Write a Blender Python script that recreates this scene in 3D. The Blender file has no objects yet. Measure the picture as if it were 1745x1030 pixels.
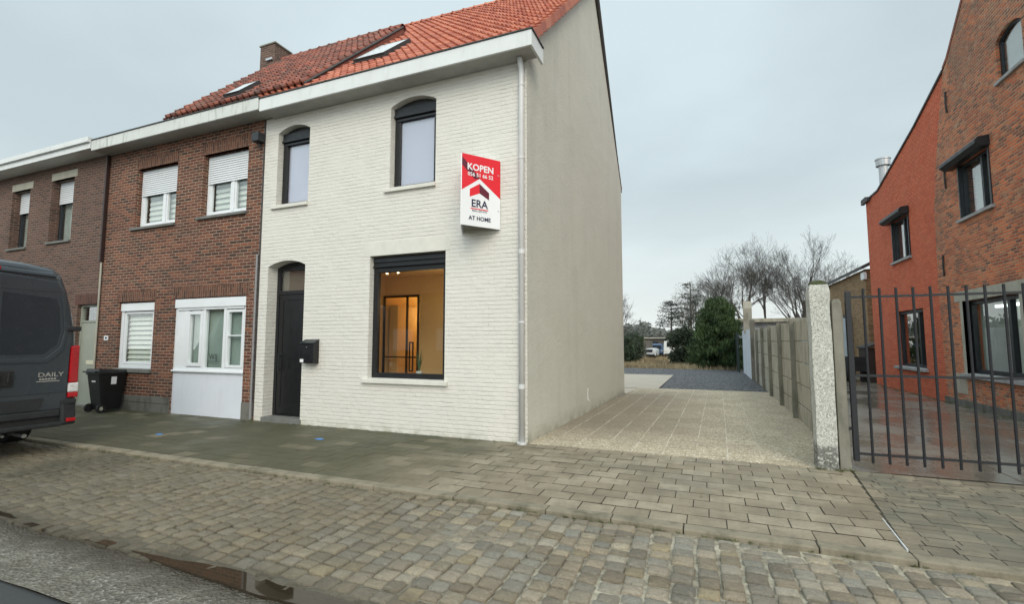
import bpy, bmesh, math, random
from mathutils import Vector, Matrix, noise
from mathutils.geometry import tessellate_polygon
R = random.Random(7)
S = bpy.context.scene
COL = S.collection
rad = math.radians
YF = 7.22            # facade plane
# ------------------------------------------------------------------ materials
def lin(c):
    return tuple(((v/255)/12.92 if v/255 <= .04045 else ((v/255+.055)/1.055)**2.4) for v in c)
class NT:
    def __init__(s, name):
        s.m = bpy.data.materials.new(name); s.m.use_nodes = True
        s.t = s.m.node_tree; s.b = s.t.nodes['Principled BSDF']; s.out = s.t.nodes['Material Output']
        s._pos = None
    def n(s, typ, **kw):
        x = s.t.nodes.new(typ)
        for k, v in kw.items(): setattr(x, k, v)
        return x
    def put(s, sock, v):
        if isinstance(v, bpy.types.NodeSocket): s.t.links.new(v, sock)
        elif isinstance(v, (tuple, list)):
            v = tuple(v)
            if sock.type == 'RGBA' and len(v) == 3: v = v+(1,)
            sock.default_value = v
        else: sock.default_value = v
    def math(s, op, a, b=0.0, c=0.0, clamp=False):
        x = s.n('ShaderNodeMath', operation=op, use_clamp=clamp)
        s.put(x.inputs[0], a); s.put(x.inputs[1], b); s.put(x.inputs[2], c)
        return x.outputs[0]
    def pos(s):
        if s._pos is None: s._pos = s.n('ShaderNodeNewGeometry').outputs['Position']
        return s._pos
    def sep(s, v):
        x = s.n('ShaderNodeSeparateXYZ'); s.put(x.inputs[0], v); return x.outputs
    def comb(s, a, b, c=0.0):
        x = s.n('ShaderNodeCombineXYZ'); s.put(x.inputs[0], a); s.put(x.inputs[1], b); s.put(x.inputs[2], c); return x.outputs[0]
    def noise(s, scale, detail=4, rough=.55, vec=None, dist=0.0):
        x = s.n('ShaderNodeTexNoise'); s.put(x.inputs['Vector'], vec if vec is not None else s.pos())
        x.inputs['Scale'].default_value = scale; x.inputs['Detail'].default_value = detail
        x.inputs['Roughness'].default_value = rough; x.inputs['Distortion'].default_value = dist
        return x.outputs['Fac']
    def voro(s, scale, vec=None, feature='F1', out='Distance'):
        x = s.n('ShaderNodeTexVoronoi', feature=feature); s.put(x.inputs['Vector'], vec if vec is not None else s.pos())
        x.inputs['Scale'].default_value = scale; return x.outputs[out]
    def stretch(s, sx, sy, sz, vec=None):
        x = s.n('ShaderNodeMapping'); s.put(x.inputs[0], vec if vec is not None else s.pos()); x.inputs['Scale'].default_value = (sx, sy, sz); return x.outputs[0]
    def ramp(s, f, stops, interp='LINEAR'):
        x = s.n('ShaderNodeValToRGB'); s.put(x.inputs[0], f); cr = x.color_ramp; cr.interpolation = interp
        while len(cr.elements) < len(stops): cr.elements.new(.5)
        for e, (p, c) in zip(cr.elements, stops):
            e.position = p; e.color = (tuple(c)+(1,))[:4] if isinstance(c, (tuple, list)) else (c, c, c, 1)
        return x.outputs[0]
    def mr(s, f, a, b, c=0.0, d=1.0, smooth=False):
        x = s.n('ShaderNodeMapRange', interpolation_type='SMOOTHSTEP' if smooth else 'LINEAR')
        s.put(x.inputs[0], f); s.put(x.inputs[1], a); s.put(x.inputs[2], b); s.put(x.inputs[3], c); s.put(x.inputs[4], d); return x.outputs[0]
    def mix(s, f, a, b, mode='MIX'):
        x = s.n('ShaderNodeMix', data_type='RGBA', blend_type=mode); s.put(x.inputs[0], f); s.put(x.inputs[6], a); s.put(x.inputs[7], b); return x.outputs[2]
    def bump(s, h, dist=.01, strength=1.0, normal=None):
        x = s.n('ShaderNodeBump'); s.put(x.inputs['Height'], h); x.inputs['Distance'].default_value = dist; x.inputs['Strength'].default_value = strength
        if normal is not None: s.put(x.inputs['Normal'], normal)
        return x.outputs[0]
    def attr(s, name='tint'):
        return s.n('ShaderNodeAttribute', attribute_name=name).outputs['Color']
    def fin(s, color=None, rough=None, normal=None, metallic=None, spec=None, coat=None):
        if color is not None: s.put(s.b.inputs['Base Color'], color)
        if rough is not None: s.put(s.b.inputs['Roughness'], rough)
        if normal is not None: s.put(s.b.inputs['Normal'], normal)
        if metallic is not None: s.put(s.b.inputs['Metallic'], metallic)
        if spec is not None: s.put(s.b.inputs['Specular IOR Level'], spec)
        if coat is not None: s.put(s.b.inputs['Coat Weight'], coat); s.b.inputs['Coat Roughness'].default_value = .05
        return s.m
def paint(name, c, rough=.45, var=.12, scale=6, metallic=0., bump=0., coat=0., grime=None):
    s = NT(name); f = s.noise(scale, 5)
    a = tuple(v*(1-var) for v in c); b = tuple(min(1, v*(1+var)) for v in c)
    col = s.mix(s.mr(f, .3, .7), a, b)
    if grime:
        g = s.noise(1.0, 5, .6, s.stretch(9, 9, 1.2)); col = s.mix(s.mr(g, .52, .72, 0, grime[1]), col, grime[0])
    nr = s.bump(s.noise(scale*12, 4), bump) if bump else None
    return s.fin(col, s.mr(s.noise(scale*2.3, 3), .3, .7, rough*.8, min(1, rough*1.2)), nr, metallic, coat=coat)
def brick_core(s, U, V, bw, rh, m, wob=.006):
    n1 = s.noise(7, 3, .6, s.comb(U, V)); n2 = s.noise(9, 3, .6, s.comb(V, U, 4.0))
    U = s.math('ADD', U, s.math('MULTIPLY', s.math('SUBTRACT', n1, .5), wob*2)); V = s.math('ADD', V, s.math('MULTIPLY', s.math('SUBTRACT', n2, .5), wob*1.6))
    vr = s.math('DIVIDE', V, rh); row = s.math('FLOOR', vr)
    off = s.math('MULTIPLY', s.math('FLOORED_MODULO', row, 2.0), .5)
    uc = s.math('ADD', s.math('DIVIDE', U, bw), off); col = s.math('FLOOR', uc)
    fu = s.math('SUBTRACT', uc, col); fv = s.math('SUBTRACT', vr, row)
    du = s.math('MULTIPLY', s.math('MINIMUM', fu, s.math('SUBTRACT', 1.0, fu)), bw)
    dv = s.math('MULTIPLY', s.math('MINIMUM', fv, s.math('SUBTRACT', 1.0, fv)), rh)
    d = s.math('MINIMUM', du, dv)
    w = s.n('ShaderNodeTexWhiteNoise', noise_dimensions='2D'); s.put(w.inputs[0], s.comb(col, row))
    mask = s.mr(d, m*.35, m*.5+.004, smooth=True)
    s.du, s.dv = du, dv
    return mask, w.outputs['Value'], w.outputs['Color'], d
def brick_mat(name, stops, mortar, soldier=False, bw=.22, rh=.07, m=.012, dark=None, patch=None, wob=.006):
    s = NT(name); x, y, z = s.sep(s.pos())
    U = s.math('ADD', x, y)
    if soldier: mask, rv, rc, d = brick_core(s, z, U, .24, .07, m)
    else: mask, rv, rc, d = brick_core(s, U, z, bw, rh, m, wob)
    col = s.ramp(rv, stops)
    col = s.mix(s.mr(s.noise(60, 4), .35, .75, 0, .45), col, tuple(v*.45 for v in stops[0][1]))
    col = s.mix(s.mr(s.noise(1.3, 5, .6), .4, .7, 0, .35), col, stops[-1][1])
    if dark: col = s.mix(dark(s, x, y, z), col, (.15, .10, .075))
    if patch: col = patch(s, x, y, z, col)
    if patch: col = s.mix(s.mr(s.noise(3.2, 6, .75), .56, .68, 0, .55), col, mortar); col = s.mix(s.mr(s.noise(2.1, 5, .7), .55, .68, 0, .6), col, tuple(v*.75 for v in stops[0][1]))
    mc = s.mix(s.noise(3, 4), tuple(v*.6 for v in mortar), mortar)
    mc = s.mix(s.mr(s.noise(.9, 4), .35, .65, 0, .6), mc, tuple(v*.45 for v in mortar))
    col = s.mix(mask, mc, col)
    h = s.math('ADD', mask, s.math('MULTIPLY', s.noise(90, 4), .35)); h = s.math('ADD', h, s.math('MULTIPLY', rv, .3))
    return s.fin(col, .88, s.bump(h, .008))
def white_brick():
    s = NT('painted_brick'); x, y, z = s.sep(s.pos()); U = s.math('ADD', x, y)
    mask, rv, rc, d = brick_core(s, U, z, .215, .071, .014, .012)
    du, dv = s.du, s.dv
    base = s.mix(s.noise(1.6, 5), (.645, .622, .575), (.715, .692, .642))
    base = s.mix(s.mr(s.noise(22, 4), .4, .7, 0, .25), base, (.62, .61, .555))
    f1 = s.math('MULTIPLY', s.mr(dv, .0, .0045, 1, 0), s.mr(s.noise(4.2, 5, .7), .46, .66, .03, .75))
    f2 = s.math('MULTIPLY', s.mr(du, .0, .005, 1, 0), s.mr(s.noise(5.2, 4), .48, .68, 0, .6))
    base = s.mix(s.math('MAXIMUM', f1, f2), base, (.36, .355, .31))
    low = s.math('MULTIPLY', s.mr(z, .0, .16, 1, 0), s.mr(s.noise(5, 5), .42, .65, 0, .7))
    base = s.mix(low, base, (.36, .37, .27))
    hv = s.mr(dv, .0, .013, 0, 1, True); hu = s.mr(du, .0, .010, .5, 1, True)
    h = s.math('MULTIPLY', s.math('MULTIPLY', hv, hu), s.mr(s.noise(3.1, 4), .35, .65, .35, 1.0))
    h = s.math('ADD', h, s.math('MULTIPLY', s.noise(30, 5, .6), 1.0))
    h = s.math('ADD', h, s.math('MULTIPLY', rv, .9)); h = s.math('ADD', h, s.math('MULTIPLY', s.noise(8, 4), 1.3))
    return s.fin(base, .5, s.bump(h, .0062))
def render_mat():
    s = NT('render_plaster'); x, y, z = s.sep(s.pos())
    c = s.mix(s.noise(.8, 6, .6), (.50, .488, .425), (.575, .56, .495))
    c = s.mix(s.mr(s.noise(1.1, 5, .65, s.stretch(1, 1, 3)), .45, .7, 0, .3), c, (.46, .45, .385))
    st = s.mr(s.noise(1.0, 5, .6, s.stretch(2.2, 2.2, .22)), .52, .68, 0, .32); c = s.mix(st, c, (.40, .40, .35))
    pt = s.mr(s.noise(.33, 3, .5, s.stretch(1, 1, 1.6)), .53, .56, 0, .12); c = s.mix(pt, c, (.62, .60, .55))
    low = s.math('MULTIPLY', s.mr(z, .0, .28, 1, 0), s.mr(s.noise(4, 5), .35, .65, .15, .9)); c = s.mix(low, c, (.30, .29, .22))
    h = s.math('ADD', s.noise(16, 5, .65), s.math('MULTIPLY', s.noise(1.4, 3), 1.6))
    h = s.math('ADD', h, s.math('MULTIPLY', s.noise(150, 3), .25))
    return s.fin(c, .7, s.bump(h, .012))
def tile_mat(name, stops, moss=None):
    s = NT(name); r = s.sep(s.attr())
    c = s.ramp(r[0], stops)
    c = s.mix(s.mr(s.noise(5, 5), .35, .7, 0, .35), c, tuple(v*.5 for v in stops[0][1]))
    if moss: c = s.mix(s.mr(s.noise(2.2, 6, .7), .47, .66, 0, moss[1]), c, moss[0])
    c = s.mix(s.math('MULTIPLY', s.mr(s.noise(45, 3), .5, .75), .4), c, tuple(v*.6 for v in stops[0][1]))
    return s.fin(c, s.mr(s.noise(4), .3, .7, .5, .8), s.bump(s.noise(60, 4), .004))
def wood_mat(name, a, b):
    s = NT(name); v = s.stretch(14, 14, 1.2)
    return s.fin(s.mix(s.noise(1.6, 6, .6, v), a, b), .8, s.bump(s.noise(2, 5, .6, v), .006))
def glass_mat(name, tint=(.9, .93, .92), refl=1.0, rough=.0):
    s = NT(name); s.t.nodes.remove(s.b)
    tr = s.n('ShaderNodeBsdfTransparent'); s.put(tr.inputs[0], tint)
    gl = s.n('ShaderNodeBsdfGlossy'); s.put(gl.inputs['Color'], (1, 1, 1)); s.put(gl.inputs['Roughness'], rough)
    g = s.n('ShaderNodeNewGeometry'); dp = s.n('ShaderNodeVectorMath', operation='DOT_PRODUCT'); s.put(dp.inputs[0], g.outputs['Incoming']); s.put(dp.inputs[1], g.outputs['Normal'])
    c = s.math('SUBTRACT', 1.0, s.math('ABSOLUTE', dp.outputs['Value']), clamp=True)
    f = s.math('ADD', .05*refl, s.math('MULTIPLY', .95, s.math('POWER', c, 4.0)), clamp=True)
    mx = s.n('ShaderNodeMixShader'); s.put(mx.inputs[0], f); s.put(mx.inputs[1], tr.outputs[0]); s.put(mx.inputs[2], gl.outputs[0])
    s.put(s.out.inputs[0], mx.outputs[0]); return s.m
def emit_mat(name, c, st):
    s = NT(name); s.put(s.b.inputs['Emission Color'], c); s.b.inputs['Emission Strength'].default_value = st; return s.fin(c, .5)
def concrete(name, a, b, sc=4, stain=(.09, .085, .06), sa=.6, bump=.006, rough=.85):
    s = NT(name); c = s.mix(s.noise(sc, 6, .65), a, b)
    c = s.mix(s.mr(s.noise(1.3, 6, .65, s.stretch(3, 3, 1)), .46, .7, 0, sa), c, stain)
    c = s.mix(s.mr(s.noise(130, 3), .55, .75, 0, .35), c, tuple(v*.5 for v in a))
    return s.fin(c, rough, s.bump(s.math('ADD', s.noise(80, 5), s.noise(9, 4)), bump))
M = {}
M['wbrick'] = white_brick(); M['plaster'] = render_mat()
M['wplain'] = paint('painted_render', (.66, .648, .59), .55, .06, 5, bump=.004)
M['brown'] = brick_mat('brown_brick', [(0, (.050, .026, .020)), (.3, (.115, .036, .022)), (.65, (.175, .056, .032)), (.9, (.26, .088, .045)), (1, (.135, .070, .050))], (.44, .33, .24), m=.014)
M['browns'] = brick_mat('brown_brick_soldier', [(0, (.06, .024, .017)), (.5, (.135, .050, .030)), (1, (.20, .08, .045))], (.30, .23, .17), soldier=True)
M['purple'] = brick_mat('dull_brown_brick', [(0, (.065, .036, .03)), (.4, (.12, .060, .045)), (.8, (.16, .08, .058)), (1, (.13, .075, .058))], (.27, .21, .165), m=.016)
M['purples'] = brick_mat('dull_brown_brick_soldier', [(0, (.05, .022, .018)), (1, (.13, .05, .034))], (.15, .11, .085), soldier=True)
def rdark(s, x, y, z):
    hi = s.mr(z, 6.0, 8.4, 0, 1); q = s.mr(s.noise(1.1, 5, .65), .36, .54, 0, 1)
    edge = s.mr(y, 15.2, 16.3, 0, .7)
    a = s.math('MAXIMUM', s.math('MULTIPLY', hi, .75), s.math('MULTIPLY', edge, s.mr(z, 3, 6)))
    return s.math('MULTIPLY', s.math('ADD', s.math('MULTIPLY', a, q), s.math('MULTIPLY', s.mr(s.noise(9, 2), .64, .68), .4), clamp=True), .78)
def rpatch(s, x, y, z, col):
    f = s.math('MULTIPLY', s.mr(s.noise(7, 5), .5, .6), s.math('MULTIPLY', s.mr(z, .9, .2), 1))
    return s.mix(s.math('MULTIPLY', f, .7), col, (.36, .32, .26))
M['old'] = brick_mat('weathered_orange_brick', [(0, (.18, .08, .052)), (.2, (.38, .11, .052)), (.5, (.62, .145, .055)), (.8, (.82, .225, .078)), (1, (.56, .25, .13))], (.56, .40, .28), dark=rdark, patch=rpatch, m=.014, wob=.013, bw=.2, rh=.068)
M['red'] = brick_mat('red_painted_brick', [(0, (.60, .125, .058)), (.5, (.70, .155, .072)), (1, (.76, .20, .10))], (.52, .11, .052), bw=.2, rh=.068, m=.01, patch=lambda s, x, y, z, col: s.mix(s.mr(s.noise(1.7, 6, .7), .45, .65, 0, .45), col, (.50, .16, .09)))
M['far'] = brick_mat('yellow_brown_brick', [(0, (.20, .12, .06)), (.5, (.32, .19, .09)), (1, (.42, .27, .13))], (.30, .24, .17))
M['tile'] = tile_mat('new_clay_tile', [(0, (.36, .095, .055)), (.5, (.50, .15, .085)), (1, (.60, .22, .13))])
M['tileold'] = tile_mat('old_clay_tile', [(0, (.13, .040, .026)), (.4, (.27, .075, .045)), (1, (.38, .12, .075))], ((.10, .075, .055), .75))
M['fascia'] = paint('white_fascia', (.68, .70, .70), .4, .04, 3, grime=((.40, .43, .36), .25))
M['fasciaold'] = paint('stained_fascia', (.60, .62, .60), .5, .06, 3, grime=((.24, .27, .20), .8))
M['soffit'] = paint('shaded_soffit', (.36, .36, .34), .6, .1, 5)  # white soffit boards; the shade under the eaves is put into this grey
M['white'] = paint('white_plastic', (.74, .77, .80), .35, .03, 3)
M['panel'] = paint('white_panel', (.70, .74, .82), .4, .03, 2, grime=((.5, .52, .52), .2))
M['black'] = paint('black_frame', (.006, .0065, .008), .45, .2, 5)
M['anth'] = paint('anthracite_frame', (.013, .016, .020), .45, .15, 5)
M['gate'] = paint('gate_paint', (.010, .011, .015), .55, .25, 30, bump=.001)
M['pipe'] = paint('white_pipe', (.62, .62, .62), .35, .05, 4)
M['greypipe'] = paint('grey_pipe', (.24, .24, .25), .45, .1, 6)
M['brownpipe'] = paint('dark_brown_pipe', (.03, .015, .013), .5, .2, 6)
M['stone'] = concrete('blue_stone', (.13, .135, .13), (.2, .2, .19), 5)
M['plinth'] = concrete('plinth_stone', (.11, .108, .095), (.21, .205, .185), 7, (.04, .045, .03), .8)
M['lintel'] = concrete('concrete_lintel', (.36, .35, .29), (.46, .45, .38), 5, (.22, .22, .17), .5, .003)
M['conc'] = concrete('concrete_panel', (.37, .345, .28), (.50, .47, .385), 3, (.12, .12, .085), .75)
M['post'] = concrete('concrete_post', (.19, .18, .145), (.29, .275, .23), 6, (.065, .07, .045), .7)
M['sillgrey'] = concrete('grey_sill', (.30, .30, .30), (.42, .42, .42), 5, (.15, .15, .14), .4, .002)
M['glass'] = glass_mat('window_glass', (.97, .98, .975)); M['glass2'] = glass_mat('strong_reflecting_glass', (.95, .97, .965), 1.8)
M['lilac'] = paint('lilac_blind', (.44, .42, .56), .5, .05, 1)
M['curtain'] = paint('grey_net', (.42, .47, .45), .8, .1, 2)
M['slat'] = paint('blind_slat', (.66, .71, .66), .6, .05, 4)
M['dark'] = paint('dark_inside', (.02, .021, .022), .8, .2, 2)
M['doorgrey'] = paint('sage_door_paint', (.30, .32, .27), .45, .05, 3)
M['room'] = paint('room_paint', (.74, .55, .28), .7, .03, 1)
M['roomfloor'] = paint('room_floor', (.36, .30, .22), .4, .1, 2)
M['rubber'] = paint('rubber', (.012, .012, .012), .75, .3, 20)
M['van'] = paint('dark_grey_van_paint', (.031, .040, .050), .30, .10, 2, coat=.4)
M['vanlow'] = paint('van_dirty_plastic', (.016, .018, .020), .6, .3, 12)
M['vanglass'] = paint('van_black_glass', (.019, .025, .033), .25, .1, 3)
M['lampred'] = paint('red_lens', (.42, .006, .012), .15, .15, 20); M['lampwhite'] = paint('clear_lens', (.62, .60, .60), .15, .15, 25)
M['silver'] = paint('silver_letter', (.6, .6, .6), .3, .05, 5, metallic=.8)
M['signred'] = paint('sign_red', (.72, .010, .022), .35, .03, 3); M['signmaroon'] = paint('sign_maroon', (.12, .006, .022), .35, .03, 3)
M['signwhite'] = paint('sign_white', (.80, .81, .83), .35, .02, 3); M['signnavy'] = paint('sign_navy', (.012, .014, .05), .4, .05, 3)
M['binb'] = paint('bin_plastic', (.006, .007, .008), .42, .2, 8)
M['zinc'] = paint('zinc', (.50, .51, .52), .35, .1, 8, metallic=.7)
M['lead'] = paint('dark_trim', (.045, .042, .042), .6, .2, 6)
M['blue'] = paint('blue_survey_paint', (.06, .22, .55), .6, .2, 30)
M['mark'] = paint('road_marking_paint', (.62, .63, .62), .6, .15, 20)
M['led'] = emit_mat('spot_lamp', (1, .78, .45), 25)
M['flower'] = paint('plant_leaf', (.06, .11, .05), .6, .3, 20); M['pot'] = paint('pot', (.55, .6, .56), .5, .05, 5)
def pillar_mat():
    s = NT('flaking_roughcast'); x, y, z = s.sep(s.pos())
    c = s.mix(s.noise(6, 5), (.62, .62, .56), (.76, .76, .70))
    spk = s.mr(s.voro(120), .15, .5)
    c = s.mix(s.mr(s.noise(30, 6, .8), .50, .62, 0, .7), c, (.25, .24, .18))
    c = s.mix(s.mr(s.math('ADD', z, s.math('MULTIPLY', s.noise(9), .2)), .42, .36, 0, .75), c, (.075, .075, .065))
    c = s.mix(s.math('MULTIPLY', s.mr(s.noise(24, 5, .7), .52, .58), s.mr(z, .6, .2)), c, (.55, .55, .5))
    return s.fin(c, .9, s.bump(s.math('ADD', spk, s.noise(50, 4)), .012))
M['pillar'] = pillar_mat()
M['moss'] = paint('moss', (.07, .085, .03), .95, .4, 60, bump=.01)
M['dirtywhite'] = paint('peeling_white_wall', (.62, .66, .72), .7, .08, 3, grime=((.25, .26, .25), .7))
M['bark'] = paint('bark', (.075, .066, .058), .95, .35, 9, bump=.01)
M['twig'] = paint('twig', (.07, .064, .056), .95, .3, 4)
def leaf_mat(name, a, b):
    s = NT(name); r = s.sep(s.attr()); c = s.mix(r[0], a, b); return s.fin(c, .7)
M['conif'] = leaf_mat('conifer_green', (.012, .030, .010), (.072, .120, .038))
M['hedge'] = leaf_mat('hedge_green', (.010, .020, .010), (.035, .055, .022))
M['cedar'] = leaf_mat('cedar_dark', (.022, .028, .020), (.06, .066, .042))
M['drygrass'] = leaf_mat('dry_grass', (.15, .115, .068), (.44, .36, .22))
def ground_mat():
    s = NT('field_soil'); c = s.mix(s.noise(.6, 6), (.10, .085, .05), (.20, .165, .09)); c = s.mix(s.mr(s.noise(.05, 4), .45, .55), c, (.075, .09, .035))
    return s.fin(c, .95, s.bump(s.noise(5, 6), .05))
def gravel_mat():
    s = NT('dark_gravel'); v = s.voro(20, out='Color'); r = s.sep(v)
    c = s.ramp(r[0], [(0, (.030, .032, .035)), (.6, (.085, .088, .094)), (1, (.24, .24, .25))])
    c = s.mix(s.mr(s.noise(.7, 4), .4, .7, 0, .3), c, (.11, .11, .11))
    return s.fin(c, .85, s.bump(s.voro(20), .03))
def aggregate():
    s = NT('exposed_aggregate'); x, y, z = s.sep(s.pos())
    xs = s.math('ADD', x, s.math('MULTIPLY', y, -.02)); xs = s.math('ADD', xs, s.math('MULTIPLY', s.math('SUBTRACT', s.noise(1.1, 2), .5), .02))
    u = s.math('DIVIDE', s.math('ADD', xs, 2.08), .43); cu = s.math('FLOOR', u); fu = s.math('SUBTRACT', u, cu)
    yo = s.math('ADD', s.math('DIVIDE', y, .62), s.math('MULTIPLY', s.math('FLOORED_MODULO', cu, 2.0), .5)); cv = s.math('FLOOR', yo); fv = s.math('SUBTRACT', yo, cv)
    w = s.n('ShaderNodeTexWhiteNoise', noise_dimensions='2D'); s.put(w.inputs[0], s.comb(cu, cv))
    r = s.sep(s.voro(42, out='Color'))
    peb = s.ramp(r[0], [(0, (.24, .18, .11)), (.35, (.52, .44, .31)), (.7, (.72, .63, .47)), (1, (.92, .86, .72))])
    c = s.mix(s.mr(s.voro(42), .30, .6, 0, .6), peb, (.32, .26, .18))
    c = s.mix(s.mr(s.noise(26, 4, .7), .45, .65, 0, .4), c, (.38, .32, .22))
    c = s.mix(s.math('MULTIPLY', w.outputs['Value'], .38), c, (.28, .235, .165))
    damp = s.math('MULTIPLY', s.mr(s.math('ADD', x, s.math('MULTIPLY', s.noise(1.1, 4), 1.6)), 1.3, -.6), s.mr(y, 7.5, 9.2))
    damp = s.math('MULTIPLY', damp, s.mr(y, 17.2, 15.0, .0, 1)); c = s.mix(s.math('MULTIPLY', damp, .72), c, (.155, .125, .088))
    c = s.mix(s.mr(s.noise(1.9, 5), .5, .75, 0, .35), c, (.24, .21, .16))
    jl = s.math('MULTIPLY', s.math('MINIMUM', fu, s.math('SUBTRACT', 1.0, fu)), .43)
    jm = s.math('MULTIPLY', s.mr(jl, .003, .010, 1, 0), s.mr(s.noise(2.3, 4), .38, .58, .1, .9)); jm = s.math('MULTIPLY', jm, s.mr(x, .5, 1.1, 1, .3))
    c = s.mix(jm, c, (.62, .58, .48))
    jy = s.math('MULTIPLY', s.math('MINIMUM', fv, s.math('SUBTRACT', 1.0, fv)), .62); jd = s.mr(jy, .004, .014, .7, 0); jd = s.math('MULTIPLY', jd, s.mr(x, .2, 1.2, 1, .3))
    c = s.mix(jd, c, (.14, .115, .08))
    h = s.math('ADD', s.math('MULTIPLY', s.voro(42), -1), s.math('MULTIPLY', jm, -.4))
    return s.fin(c, .8, s.bump(h, .005))
def light_conc():
    s = NT('pale_concrete_yard'); c = s.mix(s.noise(2, 6), (.38, .33, .27), (.50, .45, .38)); return s.fin(c, .8, s.bump(s.noise(50), .004))
def court():
    s = NT('wet_yard_concrete'); x, y, z = s.sep(s.pos()); w = s.mr(s.noise(.55, 5, .6), .36, .56)
    c = s.mix(s.noise(3, 6, .7), (.17, .155, .13), (.27, .25, .215)); c = s.mix(s.math('MULTIPLY', w, .6), c, (.125, .108, .085))
    c = s.mix(s.mr(s.noise(7, 6, .75), .52, .64, 0, .45), c, (.10, .095, .07))
    fx = s.math('ABSOLUTE', s.math('SUBTRACT', s.math('FRACT', s.math('DIVIDE', y, 2.6)), .5)); fy = s.math('ABSOLUTE', s.math('SUBTRACT', s.math('FRACT', s.math('DIVIDE', x, 2.2)), .5))
    jn = s.math('MINIMUM', fx, fy); jm = s.mr(jn, .002, .006, 1, 0); c = s.mix(s.math('MULTIPLY', jm, .8), c, (.04, .038, .03))
    h = s.math('ADD', s.noise(3, 4), s.math('MULTIPLY', s.noise(70, 3), .10)); h = s.math('SUBTRACT', h, jm)
    return s.fin(c, s.math('ADD', s.mr(w, 0, 1, .42, .09), s.mr(s.noise(12, 5, .7), .4, .7, 0, .15)), s.bump(h, .004, .6), spec=.55)
def asphalt():
    s = NT('asphalt'); c = s.mix(s.noise(160, 3), (.022, .024, .026), (.07, .072, .073)); return s.fin(c, s.mr(s.noise(2), .3, .7, .45, .8), s.bump(s.noise(220, 3), .004))
def oldstrip():
    s = NT('worn_chip_asphalt'); r = s.sep(s.voro(45, out='Color'))
    c = s.ramp(r[0], [(0, (.085, .08, .068)), (.5, (.19, .18, .155)), (.86, (.29, .275, .24)), (1, (.52, .50, .46))])
    c = s.mix(s.mr(s.noise(1.6, 6, .7), .42, .6, 0, .75), c, (.13, .118, .085)); c = s.mix(s.mr(s.noise(6, 6, .75), .5, .62, 0, .55), c, (.09, .085, .068))
    c = s.mix(s.mr(s.noise(12, 5), .5, .7, 0, .4), c, (.17, .155, .125))
    x, y, z = s.sep(s.pos()); c = s.mix(.42, c, (.10, .085, .06)); c = s.mix(s.mr(s.noise(3.5, 6, .8), .5, .6, 0, .5), c, (.22, .20, .16))
    wet = s.math('MULTIPLY', s.mr(s.math('ADD', y, s.math('MULTIPLY', s.noise(2.5, 6, .7), .5)), 2.42, 2.68, 0, 1), .85); c = s.mix(wet, c, (.052, .042, .027))
    return s.fin(c, s.math('SUBTRACT', .62, s.math('MULTIPLY', wet, .35)), s.bump(s.math('ADD', s.voro(45), s.math('MULTIPLY', s.noise(14, 5), 2)), .02))
def slab_mat(name, base, alg, dx=True):
    s = NT(name); t = s.sep(s.attr()); x, y, z = s.sep(s.pos())
    c = s.ramp(t[0], base)
    c = s.mix(s.mr(s.noise(120, 3), .45, .7, 0, .35), c, tuple(v*.5 for v in base[0][1]))
    c = s.mix(s.mr(s.noise(2.2, 6, .7), .44, .62, 0, .55), c, tuple(v*.6 for v in base[0][1]))
    c = s.mix(s.mr(s.noise(9, 6, .75), .5, .62, 0, .4), c, tuple(v*.7 for v in base[0][1])); c = s.mix(s.mr(s.noise(.7, 6, .7, s.stretch(.6, 1.5, 1)), .5, .66, 0, .5), c, (.125, .108, .075))
    if dx:
        n = s.math('MULTIPLY', s.math('SUBTRACT', s.noise(.9, 6, .65), .5), 3.2)
        f = s.mr(s.math('ADD', s.math('ADD', x, s.math('MULTIPLY', y, -.35)), n), -6.6, -4.0, 1, 0, True)
        wall = s.math('MULTIPLY', s.mr(s.math('ADD', y, s.math('MULTIPLY', n, .25)), 6.0, 7.1), s.mr(x, -2.6, -3.6))
        f = s.math('MAXIMUM', f, wall)
        f = s.math('MULTIPLY', f, s.mr(t[1], .84, .98, 1, .6))
        green = s.mix(s.noise(1.5, 5, .6), (.042, .044, .020), (.088, .084, .046))
        c = s.mix(s.math('MULTIPLY', f, .93), c, green)
        dk = s.math('MULTIPLY', s.mr(s.noise(1.3, 5), .5, .62), s.math('MULTIPLY', s.mr(y, 5.6, 6.6), s.mr(x, -2.8, -3.8))); c = s.mix(s.math('MULTIPLY', dk, .6), c, (.035, .042, .022))
    else: c = s.mix(s.mr(s.noise(1.2, 5), .4, .65, 0, .8), c, alg)
    c = s.mix(s.math('MULTIPLY', s.math('POWER', t[2], 2.0), .85), c, (.045, .040, .028))  # slab sides: joint dirt plus joint shade put into the colour
    return s.fin(c, s.mr(s.noise(1.4, 4), .3, .7, .42, .8), s.bump(s.math('ADD', s.noise(120, 3), s.noise(11, 5)), .005))
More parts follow.
